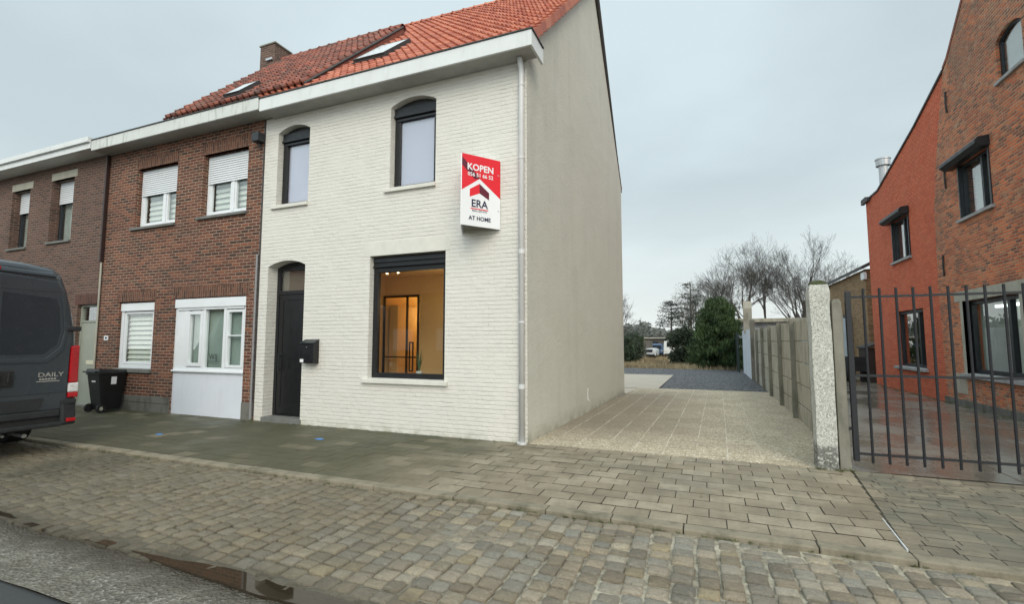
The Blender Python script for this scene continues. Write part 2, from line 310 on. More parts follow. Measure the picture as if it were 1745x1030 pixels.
def sett_mat():
    s = NT('granite_sett'); a = s.attr(); x, y, z = s.sep(s.pos())
    c = s.mix(s.mr(s.noise(48, 5, .75, s.stretch(1, 2.2, 1)), .38, .66, 0, .75), a, s.mix(.55, a, (.10, .09, .07)))
    c = s.mix(s.mr(s.noise(17, 5, .75), .54, .68, 0, .5), c, (.47, .42, .33)); c = s.mix(s.mr(s.noise(1.9, 6, .75), .48, .66, 0, .32), c, (.17, .15, .11)); c = s.mix(s.mr(s.noise(30, 4, .8), .58, .66, 0, .45), c, (.11, .10, .08))
    c = s.mix(s.mr(s.noise(5, 6, .75), .35, .65, .05, .3), c, (.29, .24, .165))
    left = s.mr(s.math('ADD', x, s.math('MULTIPLY', s.noise(.8, 5), 3.0)), .4, -2.4, 0, 1, True)
    dirt = s.mix(s.noise(2.4, 6, .7, s.stretch(1, 1.6, 1)), (.12, .10, .065), (.27, .225, .15))
    c = s.mix(s.math('MULTIPLY', left, s.mr(s.noise(6, 5), .3, .7, .5, .9)), c, dirt)
    gr = s.math('MULTIPLY', s.mr(x, -5.0, -8.0), s.mr(s.noise(1.1, 5), .35, .6, .2, .75)); c = s.mix(gr, c, (.085, .082, .055))
    wet = s.mr(s.math('ADD', y, s.math('MULTIPLY', s.noise(2, 5, .7), .5)), 3.02, 2.72, 0, .8); wet = s.math('MULTIPLY', wet, s.mr(x, .8, -.8, .25, 1)); c = s.mix(wet, c, (.060, .048, .030))
    return s.fin(c, s.math('SUBTRACT', s.mr(s.noise(3), .3, .7, .42, .75), s.math('MULTIPLY', wet, .25)), s.bump(s.math('ADD', s.noise(60, 5, .75), s.math('MULTIPLY', s.noise(18, 5, .7), 1.8)), .020))
def joint_mat():
    s = NT('sandy_joint'); x, y, z = s.sep(s.pos()); c = s.mix(s.mr(s.noise(9, 6, .7), .35, .65), (.14, .12, .085), (.50, .46, .36))
    left = s.mr(s.math('ADD', x, s.math('MULTIPLY', s.noise(.9, 4), 2.0)), .5, -1.8, 0, .9); c = s.mix(left, c, (.10, .088, .06)); c = s.mix(s.mr(s.math('ADD', y, s.math('MULTIPLY', s.noise(2, 5, .7), .5)), 3.02, 2.72, 0, .85), c, (.055, .045, .03)); return s.fin(c, .9, s.bump(s.noise(60, 5), .012))
M['setts'] = sett_mat(); M['joint'] = joint_mat(); M['pjoint'] = paint('dark_joint', (.055, .05, .036), .9, .4, 20)
M['slab'] = slab_mat('pavement_slab', [(0, (.25, .205, .14)), (.5, (.32, .27, .19)), (1, (.39, .335, .245))], None)
M['slab2'] = slab_mat('small_paver', [(0, (.19, .16, .115)), (.5, (.28, .235, .165)), (1, (.36, .30, .21))], (.13, .135, .105), False)
M['kerb'] = concrete('kerb_stone', (.20, .175, .125), (.30, .262, .195), 6, (.075, .07, .042), .85)
M['agg'] = aggregate(); M['gravel'] = gravel_mat(); M['ground'] = ground_mat(); M['yard'] = light_conc(); M['court'] = court(); M['asphalt'] = asphalt(); M['strip'] = oldstrip()
def water():
    s = NT('muddy_water'); c = s.mix(s.noise(3, 4), (.022, .016, .010), (.045, .034, .021)); return s.fin(c, .03, spec=.6)
M['water'] = water()
# ------------------------------------------------------------------ mesh building
class MB:
    def __init__(s, T=None): s.v = []; s.f = []; s.c = []; s.g = []; s.T = T
    def add(s, vs, fs, col=None):
        o = len(s.v); s.g.append((o, o+len(vs), len(s.f), len(s.f)+len(fs)))
        s.v += [tuple(s.T(*p)) if s.T else tuple(p) for p in vs]; s.f += [tuple(i+o for i in f) for f in fs]; s.c += [col or (0.5, .5, .5)]*len(fs)
    def each(s, name, mat, parent=None, **k):
        for (v0, v1, f0, f1) in s.g:
            q = MB(); q.v = s.v[v0:v1]; q.f = [tuple(i-v0 for i in f) for f in s.f[f0:f1]]; q.c = s.c[f0:f1]; q.build(name, mat, parent, **k)
    def box(s, x0, x1, y0, y1, z0, z1, col=None):
        s.add([(x0,y0,z0),(x1,y0,z0),(x1,y1,z0),(x0,y1,z0),(x0,y0,z1),(x1,y0,z1),(x1,y1,z1),(x0,y1,z1)],
              [(3,2,1,0),(4,5,6,7),(0,1,5,4),(1,2,6,5),(2,3,7,6),(3,0,4,7)], col)
    def hexa(s, p, col=None):
        s.add(p, [(3,2,1,0),(4,5,6,7),(0,1,5,4),(1,2,6,5),(2,3,7,6),(3,0,4,7)], col)
    def slab(s, p, col):
        s.hexa(p, col); n = len(s.c); dk = (col[0], col[1], 1.0); s.c[n-6] = dk
        for i in range(n-4, n): s.c[i] = dk
    def prism(s, pts, a, b, axis='y', col=None):
        n = len(pts); mk = {'y': lambda p, d: (p[0], d, p[1]), 'x': lambda p, d: (d, p[0], p[1]), 'z': lambda p, d: (p[0], p[1], d)}[axis]
        s.add([mk(p, a) for p in pts]+[mk(p, b) for p in pts], [tuple(range(n-1, -1, -1)), tuple(range(n, 2*n))]+[(i, (i+1) % n, n+(i+1) % n, n+i) for i in range(n)], col)
    def wall(s, outer, holes, d0, d1):
        loops = [outer]+holes; tris = tessellate_polygon([[Vector((p[0], p[1], 0)) for p in l] for l in loops]); P = [p for l in loops for p in l]; n = len(P)
        fs = [tuple(t) for t in tris]+[tuple(n+i for i in reversed(t)) for t in tris]; o = 0
        for l in loops:
            k = len(l); fs += [(o+i, o+(i+1) % k, n+o+(i+1) % k, n+o+i) for i in range(k)]; o += k
        s.add([(p[0], d0, p[1]) for p in P]+[(p[0], d1, p[1]) for p in P], fs)
    def tube(s, pts, rs, n=8, caps=True, col=None):
        pts = [Vector(p) for p in pts]; vs = []; k = len(pts)
        if not isinstance(rs, (list, tuple)): rs = [rs]*k
        for i, p in enumerate(pts):
            d = (pts[min(i+1, k-1)]-pts[max(i-1, 0)]).normalized(); a = d.orthogonal().normalized() if i == 0 else (a-d*a.dot(d)).normalized(); b = d.cross(a)
            vs += [tuple(p+(a*math.cos(6.2832*j/n)+b*math.sin(6.2832*j/n))*rs[i]) for j in range(n)]
        fs = [(i*n+j, i*n+(j+1) % n, (i+1)*n+(j+1) % n, (i+1)*n+j) for i in range(k-1) for j in range(n)]
        if caps: fs += [tuple(range(n-1, -1, -1)), tuple((k-1)*n+j for j in range(n))]
        s.add(vs, fs, col)
    def build(s, name, mat, parent=None, bevel=0, smooth=False, tint=False, recalc=True):
        me = bpy.data.meshes.new(name); off = Vector(parent_world(parent)) if parent else Vector((0, 0, 0))
        me.from_pydata([(x-off.x, y-off.y, z-off.z) for x, y, z in s.v], [], s.f); me.materials.append(mat)
        if recalc:
            bm = bmesh.new(); bm.from_mesh(me); bmesh.ops.recalc_face_normals(bm, faces=bm.faces); bm.to_mesh(me); bm.free()
        if tint:
            a = me.color_attributes.new('tint', 'FLOAT_COLOR', 'CORNER'); d = []
            for p in me.polygons: d += (list(s.c[p.index])+[1.0])*p.loop_total
            a.data.foreach_set('color', d)
        if smooth:
            me.polygons.foreach_set('use_smooth', [True]*len(me.polygons))
        me.update(); o = bpy.data.objects.new(name, me); COL.objects.link(o)
        if parent: o.parent = parent
        if bevel:
            m = o.modifiers.new('bevel', 'BEVEL'); m.width = bevel; m.segments = 2; m.limit_method = 'ANGLE'; m.angle_limit = rad(40)
        return o
def parent_world(p):
    v = Vector((0, 0, 0))
    while p: v += p.location; p = p.parent
    return v
def tag(o, label=None, cat=None, group=None, kind=None):
    if label: o['label'] = label
    if cat: o['category'] = cat
    if group: o['group'] = group
    if kind: o['kind'] = kind
    return o
def thing(name, label, cat, loc=(0, 0, 0), group=None):
    o = bpy.data.objects.new(name, None); COL.objects.link(o); o.location = loc; o.empty_display_size = .2
    return tag(o, label, cat, group)
def struct(mb, name, mat, **k): return tag(mb.build(name, mat, **k), kind='structure')
def text(s, size, mtx, mat, name, parent, offset=0.0, extrude=.001, align='CENTER', sx=1.0):
    cu = bpy.data.curves.new(name, 'FONT'); cu.body = s; cu.size = size; cu.extrude = extrude; cu.offset = offset; cu.align_x = align; cu.resolution_u = 3
    t = bpy.data.objects.new(name+'_tmp', cu); COL.objects.link(t); dg = bpy.context.evaluated_depsgraph_get(); dg.update()
    me = bpy.data.meshes.new_from_object(t.evaluated_get(dg)); bpy.data.objects.remove(t)
    off = parent_world(parent); me.transform(Matrix.Translation(-off) @ mtx @ Matrix.Diagonal((sx, 1, 1, 1))); me.materials.clear(); me.materials.append(mat)
    o = bpy.data.objects.new(name, me); COL.objects.link(o); o.parent = parent; return o
# ------------------------------------------------------------------ the ground
b = MB(); b.add([(-400, -60, -.12), (400, -60, -.12), (400, 900, -.12), (-400, 900, -.12)], [(0, 1, 2, 3)]); struct(b, 'ground', M['ground'])
b = MB(); b.box(-60, 40, -8.0, 1.90, -.3, -.055); struct(b, 'road', M['asphalt'])
b = MB()
nx, ny = 150, 10
g = {}
vs = []; fs = []
for i in range(nx+1):
    for j in range(ny+1):
        x = -16+i*22/nx; y = 1.885+j*(.68)/ny
        z = -.038-.022*math.exp(-((y-2.50)/.16)**2)+.010*noise.noise(Vector((x*2.3, y*3, 1)))+.004*noise.noise(Vector((x*9, y*9, 4)))
        vs.append((x, y+(.03*noise.noise(Vector((x*3, 0, 9))) if 0 < j < ny else 0), z))
fs = [(i*(ny+1)+j, (i+1)*(ny+1)+j, (i+1)*(ny+1)+j+1, i*(ny+1)+j+1) for i in range(nx) for j in range(ny)]
b.add(vs, fs); struct(b, 'gutter_strip', M['strip'], smooth=True)
b = MB(); b.box(-60, 40, 2.5, 4.5, -.35, -.046); struct(b, 'cobble_bed', M['joint'])
b = MB(); pal = [(.40, .365, .295), (.46, .415, .33), (.34, .325, .275), (.46, .385, .27), (.41, .335, .24), (.36, .35, .305), (.50, .43, .31), (.33, .285, .215), (.48, .41, .315)]
def sett(cx, cy, hx, hy, z, col):
    n = 14; e = R.uniform(.18, .36); rings = []
    tx, ty = R.uniform(-.05, .05), R.uniform(-.05, .05); jit = [R.uniform(-.09, .05) for _ in range(n)]; rot = R.uniform(-.05, .05)
    vs = []
    for (sc, dz) in ((1.0, -.06), (.985, -.011), (.92, -.0025), (.5, .002)):
        for k in range(n):
            a = 6.2832*k/n+.26; c, s_ = math.cos(a), math.sin(a); q = 1+jit[k]*sc
            px = math.copysign(abs(c)**e, c)*hx*sc*q; py = math.copysign(abs(s_)**e, s_)*hy*sc*q
            px, py = px-py*rot, py+px*rot
            vs.append((cx+px, cy+py, z+dz+px*tx+py*ty+R.uniform(-.0018, .0018)))
    fs = [(r*n+k, r*n+(k+1) % n, (r+1)*n+(k+1) % n, (r+1)*n+k) for r in range(3) for k in range(n)]+[tuple(3*n+k for k in range(n))]
    b.add(vs, fs, col)
x = -15.0
while x < 6.5:
    w = R.uniform(.138, .168); y = 2.46+R.uniform(0, .06); drift = noise.noise(Vector((x, 0, 0)))*.05
    while y < 4.44:
        l = R.uniform(.105, .165); l = min(l, 4.475-y) if 4.475-y-l < .06 else l
        r = R.random(); c = R.choice(pal); c = (.48, .37, .20) if r < .006 else ((.42, .34, .21) if r < .07 else c); k = R.uniform(.55, 1.2)
        skew = (y-2.4)*-.02+drift*math.sin(y*2+x)
        z = -.030+.016*noise.noise(Vector((x*1.2, y*1.5, 0)))-.014*math.exp(-((y-2.5)/.15)**2)+R.uniform(-.006, .006)
        sett(x+w/2+skew+R.uniform(-.010, .010), y+l/2, w/2-.0045, l/2-.0045, z, tuple(v*k for v in c)); y += l
    x += w
struct(b, 'cobbles', M['setts'], smooth=True, tint=True)
b = MB(); x = -20.0                              # kerb stones
while x < 12:
    l = R.choice([1.0, 1.0, .98, .62]); dz = R.uniform(-.004, .004); dy = R.uniform(-.006, .006)
    b.box(x+.004, x+l-.004, 4.49+dy, 4.635+dy, -.3, .006+dz); x += l
struct(b, 'kerb', M['kerb'], bevel=.012)
b = MB(); b.box(-40, 1.5, 4.6, 7.6, -.3, -.012); b.box(1.5, 20, 4.6, 7.35, -.3, -.012); struct(b, 'pavement_bed', M['pjoint'])
def sep_x(y): return 1.38+(y-4.685)*.095
b = MB(); row = 0; y = 4.645
while y < 7.2:
    h = .237; y1 = min(y+h, 7.26); x = -20+(row % 2)*.165+R.uniform(-.03, .03)
    while x < sep_x(y)-.02:
        w = .33; x1 = min(x+w, sep_x(y)); 
        if sep_x(y)-x1 < .1: x1 = sep_x(y)
        z = (R.uniform(-.003, .003) if x > -3.2 else R.uniform(-.0012, .0012))+.006*noise.noise(Vector((x*.8, y*.8, 3))); g_ = .0035; t1, t2 = (R.uniform(-.002, .002), R.uniform(-.002, .002)) if x > -3.2 else (0, 0)
        yo = .012*noise.noise(Vector((round(x/.33)*.05, 0, 0)))
        gy = .006 if x > -3.2 else .0025; g_ = .0035 if x > -3.2 else .0012; b.slab([(x+g_, y+gy+yo, -.05), (x1-g_, y+gy+yo, -.05), (x1-g_, y1-gy+yo, -.05), (x+g_, y1-gy+yo, -.05), (x+g_, y+gy+yo, z+t1), (x1-g_, y+gy+yo, z-t1), (x1-g_, y1-gy+yo, z+t2), (x+g_, y1-gy+yo, z-t2)], (R.random(), R.random(), 0)); x = x1
    y = y1; row += 1
struct(b, 'pavement', M['slab'], tint=True, bevel=.003)
b = MB(); row = 0; y = 4.645
while y < 7.2:
    h = .105; y1 = min(y+h, 7.3); x = sep_x(y)+.012; first = True
    while x < 9:
        x1 = x+.215*(R.uniform(.4, .9) if first else 1); first = False; z = R.uniform(-.003, .003)-.006+.01*noise.noise(Vector((x, y, 7))); g_ = .003
        sk = .02*math.sin(x*1.3)
        b.slab([(x+g_, y+g_+sk, -.05), (x1-g_, y+g_+sk, -.05), (x1-g_, y1-g_+sk, -.05), (x+g_, y1-g_+sk, -.05), (x+g_, y+g_+sk, z), (x1-g_, y+g_+sk, z), (x1-g_, y1-g_+sk, z), (x+g_, y1-g_+sk, z)], (R.random(), R.random(), 0)); x = x1
    y = y1; row += 1
struct(b, 'pavement', M['slab2'], tint=True, bevel=.003)
b = MB(); b.hexa([(1.375, 4.70, -.02), (1.385, 4.70, -.02), (1.425, 5.42, -.02), (1.418, 5.42, -.02), (1.375, 4.70, .006), (1.385, 4.70, .006), (1.425, 5.42, .006), (1.418, 5.42, .006)])
tag(b.build('edging_strip', M['mark']), 'thin pale edging strip set between the large slabs and the small pavers', 'edging strip')
b = MB(); b.add([(-2.72, 7.262, .004), (1.6, 7.262, .004), (1.9, 17.35, .004), (-2.3, 17.35, .004)], [(0, 1, 2, 3)]); b.add([(-2.72, 7.262, .004), (1.6, 7.262, .004), (1.6, 7.262, -.1), (-2.72, 7.262, -.1)], [(0, 1, 2, 3)]); struct(b, 'driveway', M['agg'])
b = MB(); b.add([(-14, 15.4, 0), (-1.6, 17.35, 0), (-1.55, 24.6, 0), (-14, 24.6, 0)], [(0, 1, 2, 3)]); b.add([(-14, 15.4, 0), (-2.3, 15.4, 0), (-2.3, 17.35, 0)], [(0, 1, 2)]); struct(b, 'yard_path', M['yard'])
b = MB(); vs = []; 
for i in range(61):
    for j in range(51):
        x = -14+i*16/60; y = 17.35+j*12.9/50; vs.append((x, y, -.02+.012*noise.noise(Vector((x*2, y*2, 0)))+(.022 if x > -1.5 or y > 24.7 else -.06)))
b.add(vs, [(i*51+j, (i+1)*51+j, (i+1)*51+j+1, i*51+j+1) for i in range(60) for j in range(50)]); struct(b, 'gravel_yard', M['gravel'], smooth=True)
b = MB(); b.add([(1.55, 7.3, -.004), (12, 7.3, -.004), (12, 60, -.004), (1.9, 60, -.004)], [(0, 1, 2, 3)]); struct(b, 'courtyard', M['court'])
b = MB(); # puddle along the gutter
def puddle(outline, seed):
    b = MB(); pts = []
    for i in range(len(outline)):
        p, q = Vector(outline[i]), Vector(outline[(i+1) % len(outline)])
        for k in range(8):
            t = p.lerp(q, k/8); pts.append((t.x+.01*noise.noise(Vector((t.x*7, t.y*7, seed))), t.y+.014*noise.noise(Vector((t.x*6, t.y*7, seed+4)))))
    pts = [(a, 2.515+(c-2.515)*.72) for a, c in pts]
    b.prism(pts, -.09, -.0385, 'z'); struct(b, 'puddle', M['water'])
puddle([(-4.25, 2.52), (-3.95, 2.46), (-3.62, 2.44), (-3.2, 2.40), (-2.81, 2.37), (-2.35, 2.38), (-1.9, 2.42), (-1.7, 2.50), (-2.0, 2.57), (-2.4, 2.60), (-2.7, 2.57), (-3.1, 2.63), (-3.5, 2.60), (-3.8, 2.55)], 1)
puddle([(-5.78, 2.49), (-5.5, 2.48), (-5.3, 2.51), (-5.5, 2.56), (-5.75, 2.56)], 5)
puddle([(-6.6, 2.56), (-6.3, 2.53), (-6.0, 2.57), (-6.2, 2.62), (-6.5, 2.63)], 8)
puddle([(-4.85, 2.50), (-4.55, 2.50), (-4.42, 2.56), (-4.6, 2.60), (-4.8, 2.57)], 11)
b = MB(); b.hexa([(-5.6, 1.68, -.06), (-4.40, 1.68, -.06), (-4.39, 1.80, -.06), (-5.6, 1.81, -.06), (-5.6, 1.68, -.050), (-4.40, 1.68, -.050), (-4.39, 1.80, -.050), (-5.6, 1.81, -.050)]); struct(b, 'road_marking', M['mark'])
for i, (x, y, lab) in enumerate(((-5.96, 6.28, 'blue paint blot on the slabs in front of the white house wall'), (-8.84, 5.56, 'smaller faded blue paint blot on the slabs before the brick house'))):
    b = MB(); b.prism([(x+(.075-.02*i)*math.cos(a*.4488)*(1+.35*noise.noise(Vector((a*2.1, i, 0)))), y+.05*math.sin(a*.4488)*(1+.4*noise.noise(Vector((a*1.7, i, 5))))) for a in range(14)], 0, .0085, 'z')
    tag(b.build('paint_mark', M['blue']), lab, 'paint mark')
# ------------------------------------------------------------------ facade helpers
def TF(u, d, z): return (u, YF-d, z)            # facades (d = outward)
def TR(u, d, z): return (5.9-d, u, z)           # side wall of the right-hand house
def arch(x0, x1, z0, zs, zc, n=10):
    if zc <= zs: return [(x0, z0), (x1, z0), (x1, zs), (x0, zs)]
    w = (x1-x0)/2; hh = zc-zs; r = (w*w+hh*hh)/(2*hh); cx = (x0+x1)/2; cz = zc-r; a0 = math.asin(w/r)
    return [(x0, z0), (x1, z0)]+[(cx+r*math.sin(a0*(1-2*k/n)), cz+r*math.cos(a0*(1-2*k/n))) for k in range(n+1)]
def ring(mb, x0, x1, z0, z1, t, d0, d1):
    mb.box(x0, x1, d0, d1, z0, z0+t); mb.box(x0, x1, d0, d1, z1-t, z1); mb.box(x0, x0+t, d0, d1, z0+t, z1-t); mb.box(x1-t, x1, d0, d1, z0+t, z1-t)
def frame(T, parent, x0, x1, z0, z1, mat, t=.07, d0=-.20, d1=-.13, mull=(), trans=(), name='window', sash=True):
    b = MB(T); ring(b, x0, x1, z0, z1, t, d0, d1)
    xs = [x0]+list(mull)+[x1]
    for m_ in mull: b.box(m_-t*.55, m_+t*.55, d0, d1+.002, z0+t, z1-t)
    for m_ in trans: b.box(x0+t, x1-t, d0, d1-.002, m_-t*.4, m_+t*.4)
    o = b.build(name, mat, parent, bevel=.006)
    return o
def pane(T, parent, x0, x1, z0, z1, d=-.165, mat=None):
    b = MB(T); b.box(x0, x1, d-.006, d, z0, z1); return b.build('pane', mat or M['glass'], parent)
def sill(T, parent, x0, x1, z0, z1, d0, d1, mat, name='sill'):
    b = MB(T); b.add([(x0, d0, z0), (x1, d0, z0), (x1, d1, z0), (x0, d1, z0), (x0, d0, z1+.015), (x1, d0, z1+.015), (x1, d1, z1), (x0, d1, z1)], [(3,2,1,0),(4,5,6,7),(0,1,5,4),(1,2,6,5),(2,3,7,6),(3,0,4,7)])
    return b.build(name, mat, parent, bevel=.005)
def backing(T, parent, x0, x1, z0, z1, d, mat, name='curtain'):
    b = MB(T); b.box(x0, x1, d-.01, d, z0, z1); return b.build(name, mat, parent)
def pleats(T, parent, x0, x1, z0, z1, d, mat, name='curtain', p=.05, amp=.012):
    b = MB(T); n = int((x1-x0)/p*4); pts = [(x0+(x1-x0)*k/n, d+amp*math.sin(k*math.pi/2+.3*math.sin(k*.37))) for k in range(n+1)]
    b.add([(q[0], q[1], z0) for q in pts]+[(q[0], q[1], z1) for q in pts]+[(q[0], q[1]-.004, z0) for q in pts]+[(q[0], q[1]-.004, z1) for q in pts], [(k, k+1, n+2+k, n+1+k) for k in range(n)]+[(2*(n+1)+k+1, 2*(n+1)+k, 3*(n+1)+k, 3*(n+1)+k+1) for k in range(n)])
    return b.build(name, mat, parent)
def slats(T, parent, x0, x1, z0, z1, d, mat, pitch, th, name, tilt=.02):
    b = MB(T); z = z0
    if name == 'roller_shutter': b.box(x0, x1, d-.026, d-.022, z0, z1)
    while z < z1-.01:
        h = min(pitch*th, z1-z); b.add([(x0, d, z), (x1, d, z), (x1, d-.012, z), (x0, d-.012, z), (x0, d-tilt, z+h), (x1, d-tilt, z+h), (x1, d-tilt-.012, z+h), (x0, d-tilt-.012, z+h)], [(3,2,1,0),(4,5,6,7),(0,1,5,4),(1,2,6,5),(2,3,7,6),(3,0,4,7)]); z += pitch
    return b.build(name, mat, parent)
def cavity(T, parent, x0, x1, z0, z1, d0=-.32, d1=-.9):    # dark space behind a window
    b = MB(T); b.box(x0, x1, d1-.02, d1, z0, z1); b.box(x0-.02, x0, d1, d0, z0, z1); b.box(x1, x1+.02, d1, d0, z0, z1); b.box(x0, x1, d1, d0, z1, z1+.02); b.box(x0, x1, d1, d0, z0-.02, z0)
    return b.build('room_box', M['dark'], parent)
# ------------------------------------------------------------------ roof tiles
def lerp(a, b, t): return a+(b-a)*t
def tiled(name, mat, parent, P00, P10, P01, P11, nc, nr, seed=1, rollh=.06):
    """P00 eave-left, P10 eave-right, P01 ridge-left, P11 ridge-right"""
    rr = random.Random(seed); P00, P10, P01, P11 = map(Vector, (P00, P10, P01, P11)); N = (P10-P00).cross(P01-P00).normalized()
    if N.z < 0: N = -N
    prof = [(0, 0.0), (.12, -.002), (.45, .0), (.62, .02), (.78, 1.0), (.92, .75)]
    b = MB()
    def pt(u, v, h): return tuple(lerp(lerp(P00, P10, u), lerp(P01, P11, u), v)+N*h)
    for r in range(nr):
        for c in range(nc):
            col = (rr.random(), rr.random(), 0); dj = rr.uniform(-.004, .004); vj = rr.uniform(-.02, .02)/nr*2
            v0 = (r+vj)/nr-.02/nr; v1 = (r+1.12)/nr; v1 = min(v1, 1.0) if r == nr-1 else v1
            vs = []
            for v, lift in ((v0, .0), (v0, .048), (v1, .002)):
                for (pu, ph) in prof+[(1.03, .1)]: vs.append(pt((c+pu)/nc, max(v, -.01), ph*rollh+lift+dj+(-.01 if lift == 0 else 0)))
            k = 7; fs = [(i, i+1, k+i+1, k+i) for i in range(6)]+[(k+i, k+i+1, 2*k+i+1, 2*k+i) for i in range(6)]+[(0, k, 2*k)]+[(6, 2*k+6, k+6)]
            b.add(vs, fs, col)
    return b.build(name, mat, parent, tint=True, recalc=False)
def ridge_tiles(parent, A, B, mat, r=.12, step=.34, col=None):
    A, B = Vector(A), Vector(B); L = (B-A).length; n = max(1, int(L/step)); b = MB(); d = (B-A).normalized(); s_ = d.cross(Vector((0, 0, 1))).normalized()
    for k in range(n):
        vs = []; c = (R.random(), 0, 0)
        for t, rr_ in ((k*L/n, r*1.12), (k*L/n+.03, r*1.14), (k*L/n+.032, r*1.0), ((k+1)*L/n+.03, r*.96)):
            for j in range(9):
                a = math.pi*j/8; vs.append(tuple(A+d*t+s_*math.cos(a)*rr_*1.1+Vector((0, 0, 1))*(math.sin(a)*rr_-.03)))
        b.add(vs, [(q*9+j, q*9+j+1, (q+1)*9+j+1, (q+1)*9+j) for q in range(3) for j in range(8)]+[tuple(range(9))], c)
    return b.build('ridge_tiles', mat, parent, tint=True)
# ------------------------------------------------------------------ WHITE HOUSE
XL, XR = -8.59, -2.66
H = thing('white_house', 'tall white painted brick house with new orange tiled roof and rendered gable', 'house', (-5.6, 7.22, 0))
W1 = (-8.22, -7.36, 4.42, 5.97, 6.09); W2 = (-5.38, -4.40, 4.44, 6.0, 6.13); DO = (-8.36, -7.36, .02, 3.14, 3.25); W3 = (-5.78, -4.17, .93, 3.19, 3.19)
b = MB(TF); b.wall([(XL, -.1), (XR, -.1), (XR, 6.34), (XL, 6.34)], [arch(*W1), arch(*W2), arch(*DO), arch(*W3)], 0, -.30); b.build('wall', M['wbrick'], H)
# gable (slightly out of square) with real thickness
gp = [(YF+.001, -.1), (15.45, -.1), (15.5, 6.62), (12.0, 11.17), (7.2, 6.50), (YF+.001, 6.42)]
b = MB(); n = len(gp)
def gx(y): return XR+(y-YF)*.0255
b.add([(gx(p[0])+.002, p[0], p[1]) for p in gp]+[(gx(p[0])-.3, p[0]+(.3 if i in (0, 5, 4) else 0), p[1]-(.05 if i in (2, 3, 4, 5) else 0)) for i, p in enumerate(gp)], [tuple(range(n)), tuple(range(2*n-1, n-1, -1))]+[(i, (i+1) % n, n+(i+1) % n, n+i) for i in range(n)])
b.build('gable_wall', M['plaster'], H)
b = MB(); b.box(XL, gx(15.45)-.31, 15.15, 15.44, -.1, 6.6); b.build('rear_wall', M['wplain'], H)
b = MB(TF); b.box(-5.93, -4.07, -.05, .006, 3.19, 3.46); b.build('lintel', M['wplain'], H, bevel=.004)
# fascia
b = MB(); b.box(-8.34, -2.43, 6.82, 6.86, 6.30, 6.565); b.box(-2.47, -2.43, 6.86, 7.42, 6.30, 6.565); b.box(-8.34, -8.30, 6.86, 7.2, 6.335, 6.565)
b.build('fascia', M['fascia'], H, bevel=.006)
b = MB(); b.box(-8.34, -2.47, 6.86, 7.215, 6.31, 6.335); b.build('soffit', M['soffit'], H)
b = MB(); b.box(-8.36, -2.41, 6.80, 6.90, 6.567, 6.585); b.box(-2.50, -2.41, 6.90, 7.40, 6.567, 6.585); b.build('gutter_edge', M['lead'], H)
E0, E1, P0, P1 = (-8.55, 6.92, 6.60), (-2.60, 6.92, 6.50), (-8.55, 12.0, 11.42), (-2.48, 12.0, 11.26)
rf = tiled('roof', M['tile'], H, E0, E1, P0, P1, 34, 25, 3)
b = MB(); b.add([(-8.55, 6.92, 6.57), (-2.62, 6.92, 6.47), (-2.50, 12.0, 11.22), (-8.55, 12.0, 11.38), (-8.55, 15.55, 6.75), (-2.45, 15.6, 6.62)], [(0, 1, 2, 3), (3, 2, 5, 4)]); b.build('roof_deck', M['lead'], rf)
tiled('rear_slope', M['tile'], H, (-2.44, 15.65, 6.60), (-8.55, 15.65, 6.70), (-2.48, 12.0, 11.26), (-8.55, 12.0, 11.42), 30, 18, 5)
ridge_tiles(rf, (-8.55, 12.0, 11.44), (-2.45, 12.0, 11.28), M['tile'])
b = MB(); nv = 25                                # verge tiles, one block per course
for k in range(nv):
    for t, (sx) in ((k/nv, 0),):
        a = Vector(E1).lerp(Vector(P1), (k-.05)/nv); c = Vector(E1).lerp(Vector(P1), (k+1.02)/nv); N = Vector((0, -.69, .72)); up = .05; dn = -.13; rr_ = (R.random(), 0, 0)
        pts = []
        for q, lift in ((a, .03), (c, -.006)):
            pts += [q+Vector((-.06, 0, 0))+N*(dn+lift), q+Vector((.10, 0, 0))+N*(dn+lift), q+Vector((.10, 0, 0))+N*(up+lift), q+Vector((-.06, 0, 0))+N*(up+lift)]
        b.add([tuple(p) for p in pts], [(3, 2, 1, 0), (4, 5, 6, 7), (0, 1, 5, 4), (1, 2, 6, 5), (2, 3, 7, 6), (3, 0, 4, 7)], rr_)
b.build('verge_tiles', M['tile'], rf, tint=True, bevel=.012)
b = MB(); b.tube([(-2.50, 15.72, 6.52), (-2.46, 12.0, 11.22)], .05, 6); b.build('rear_verge', M['lead'], rf)
# roof window
def on_roof(x, y): t = (y-6.92)/5.08; return Vector((x, y, lerp(lerp(6.60, 6.50, (x+8.55)/5.95), lerp(11.42, 11.26, (x+8.55)/5.95), t)))
def skylight(parent, x0, x1, y0, y1, f, hgt=.155):
    a, c = f(x0, y0), f(x0, y1); e = f(x1, y0); N = (e-a).cross(c-a).normalized(); up = (c-a).normalized(); rt = (e-a).normalized(); L = (c-a).length; Wd = (e-a).length
    def T(u, d, v): return tuple(a+rt*u+N*d+up*v)
    b = MB(T); ring(b, 0, Wd, 0, L, .032, .0, hgt); o = b.build('skylight', M['lead'], parent, bevel=.006)
    b = MB(T); b.box(.032, Wd-.032, hgt-.012, hgt-.004, .032, L-.032); b.build('pane', paint_glass, o)
    b = MB(T); b.box(-.03, Wd+.03, .0, .10, -.07, -.0); b.build('flashing', M['lead'], o)
    return o
paint_glass = paint('painted_sky_glass', (.72, .76, .77), .15, .02, 3)  # opaque pane; the reflected sky is put into its pale colour
skylight(H, -6.85, -6.05, 7.92, 8.85, on_roof)
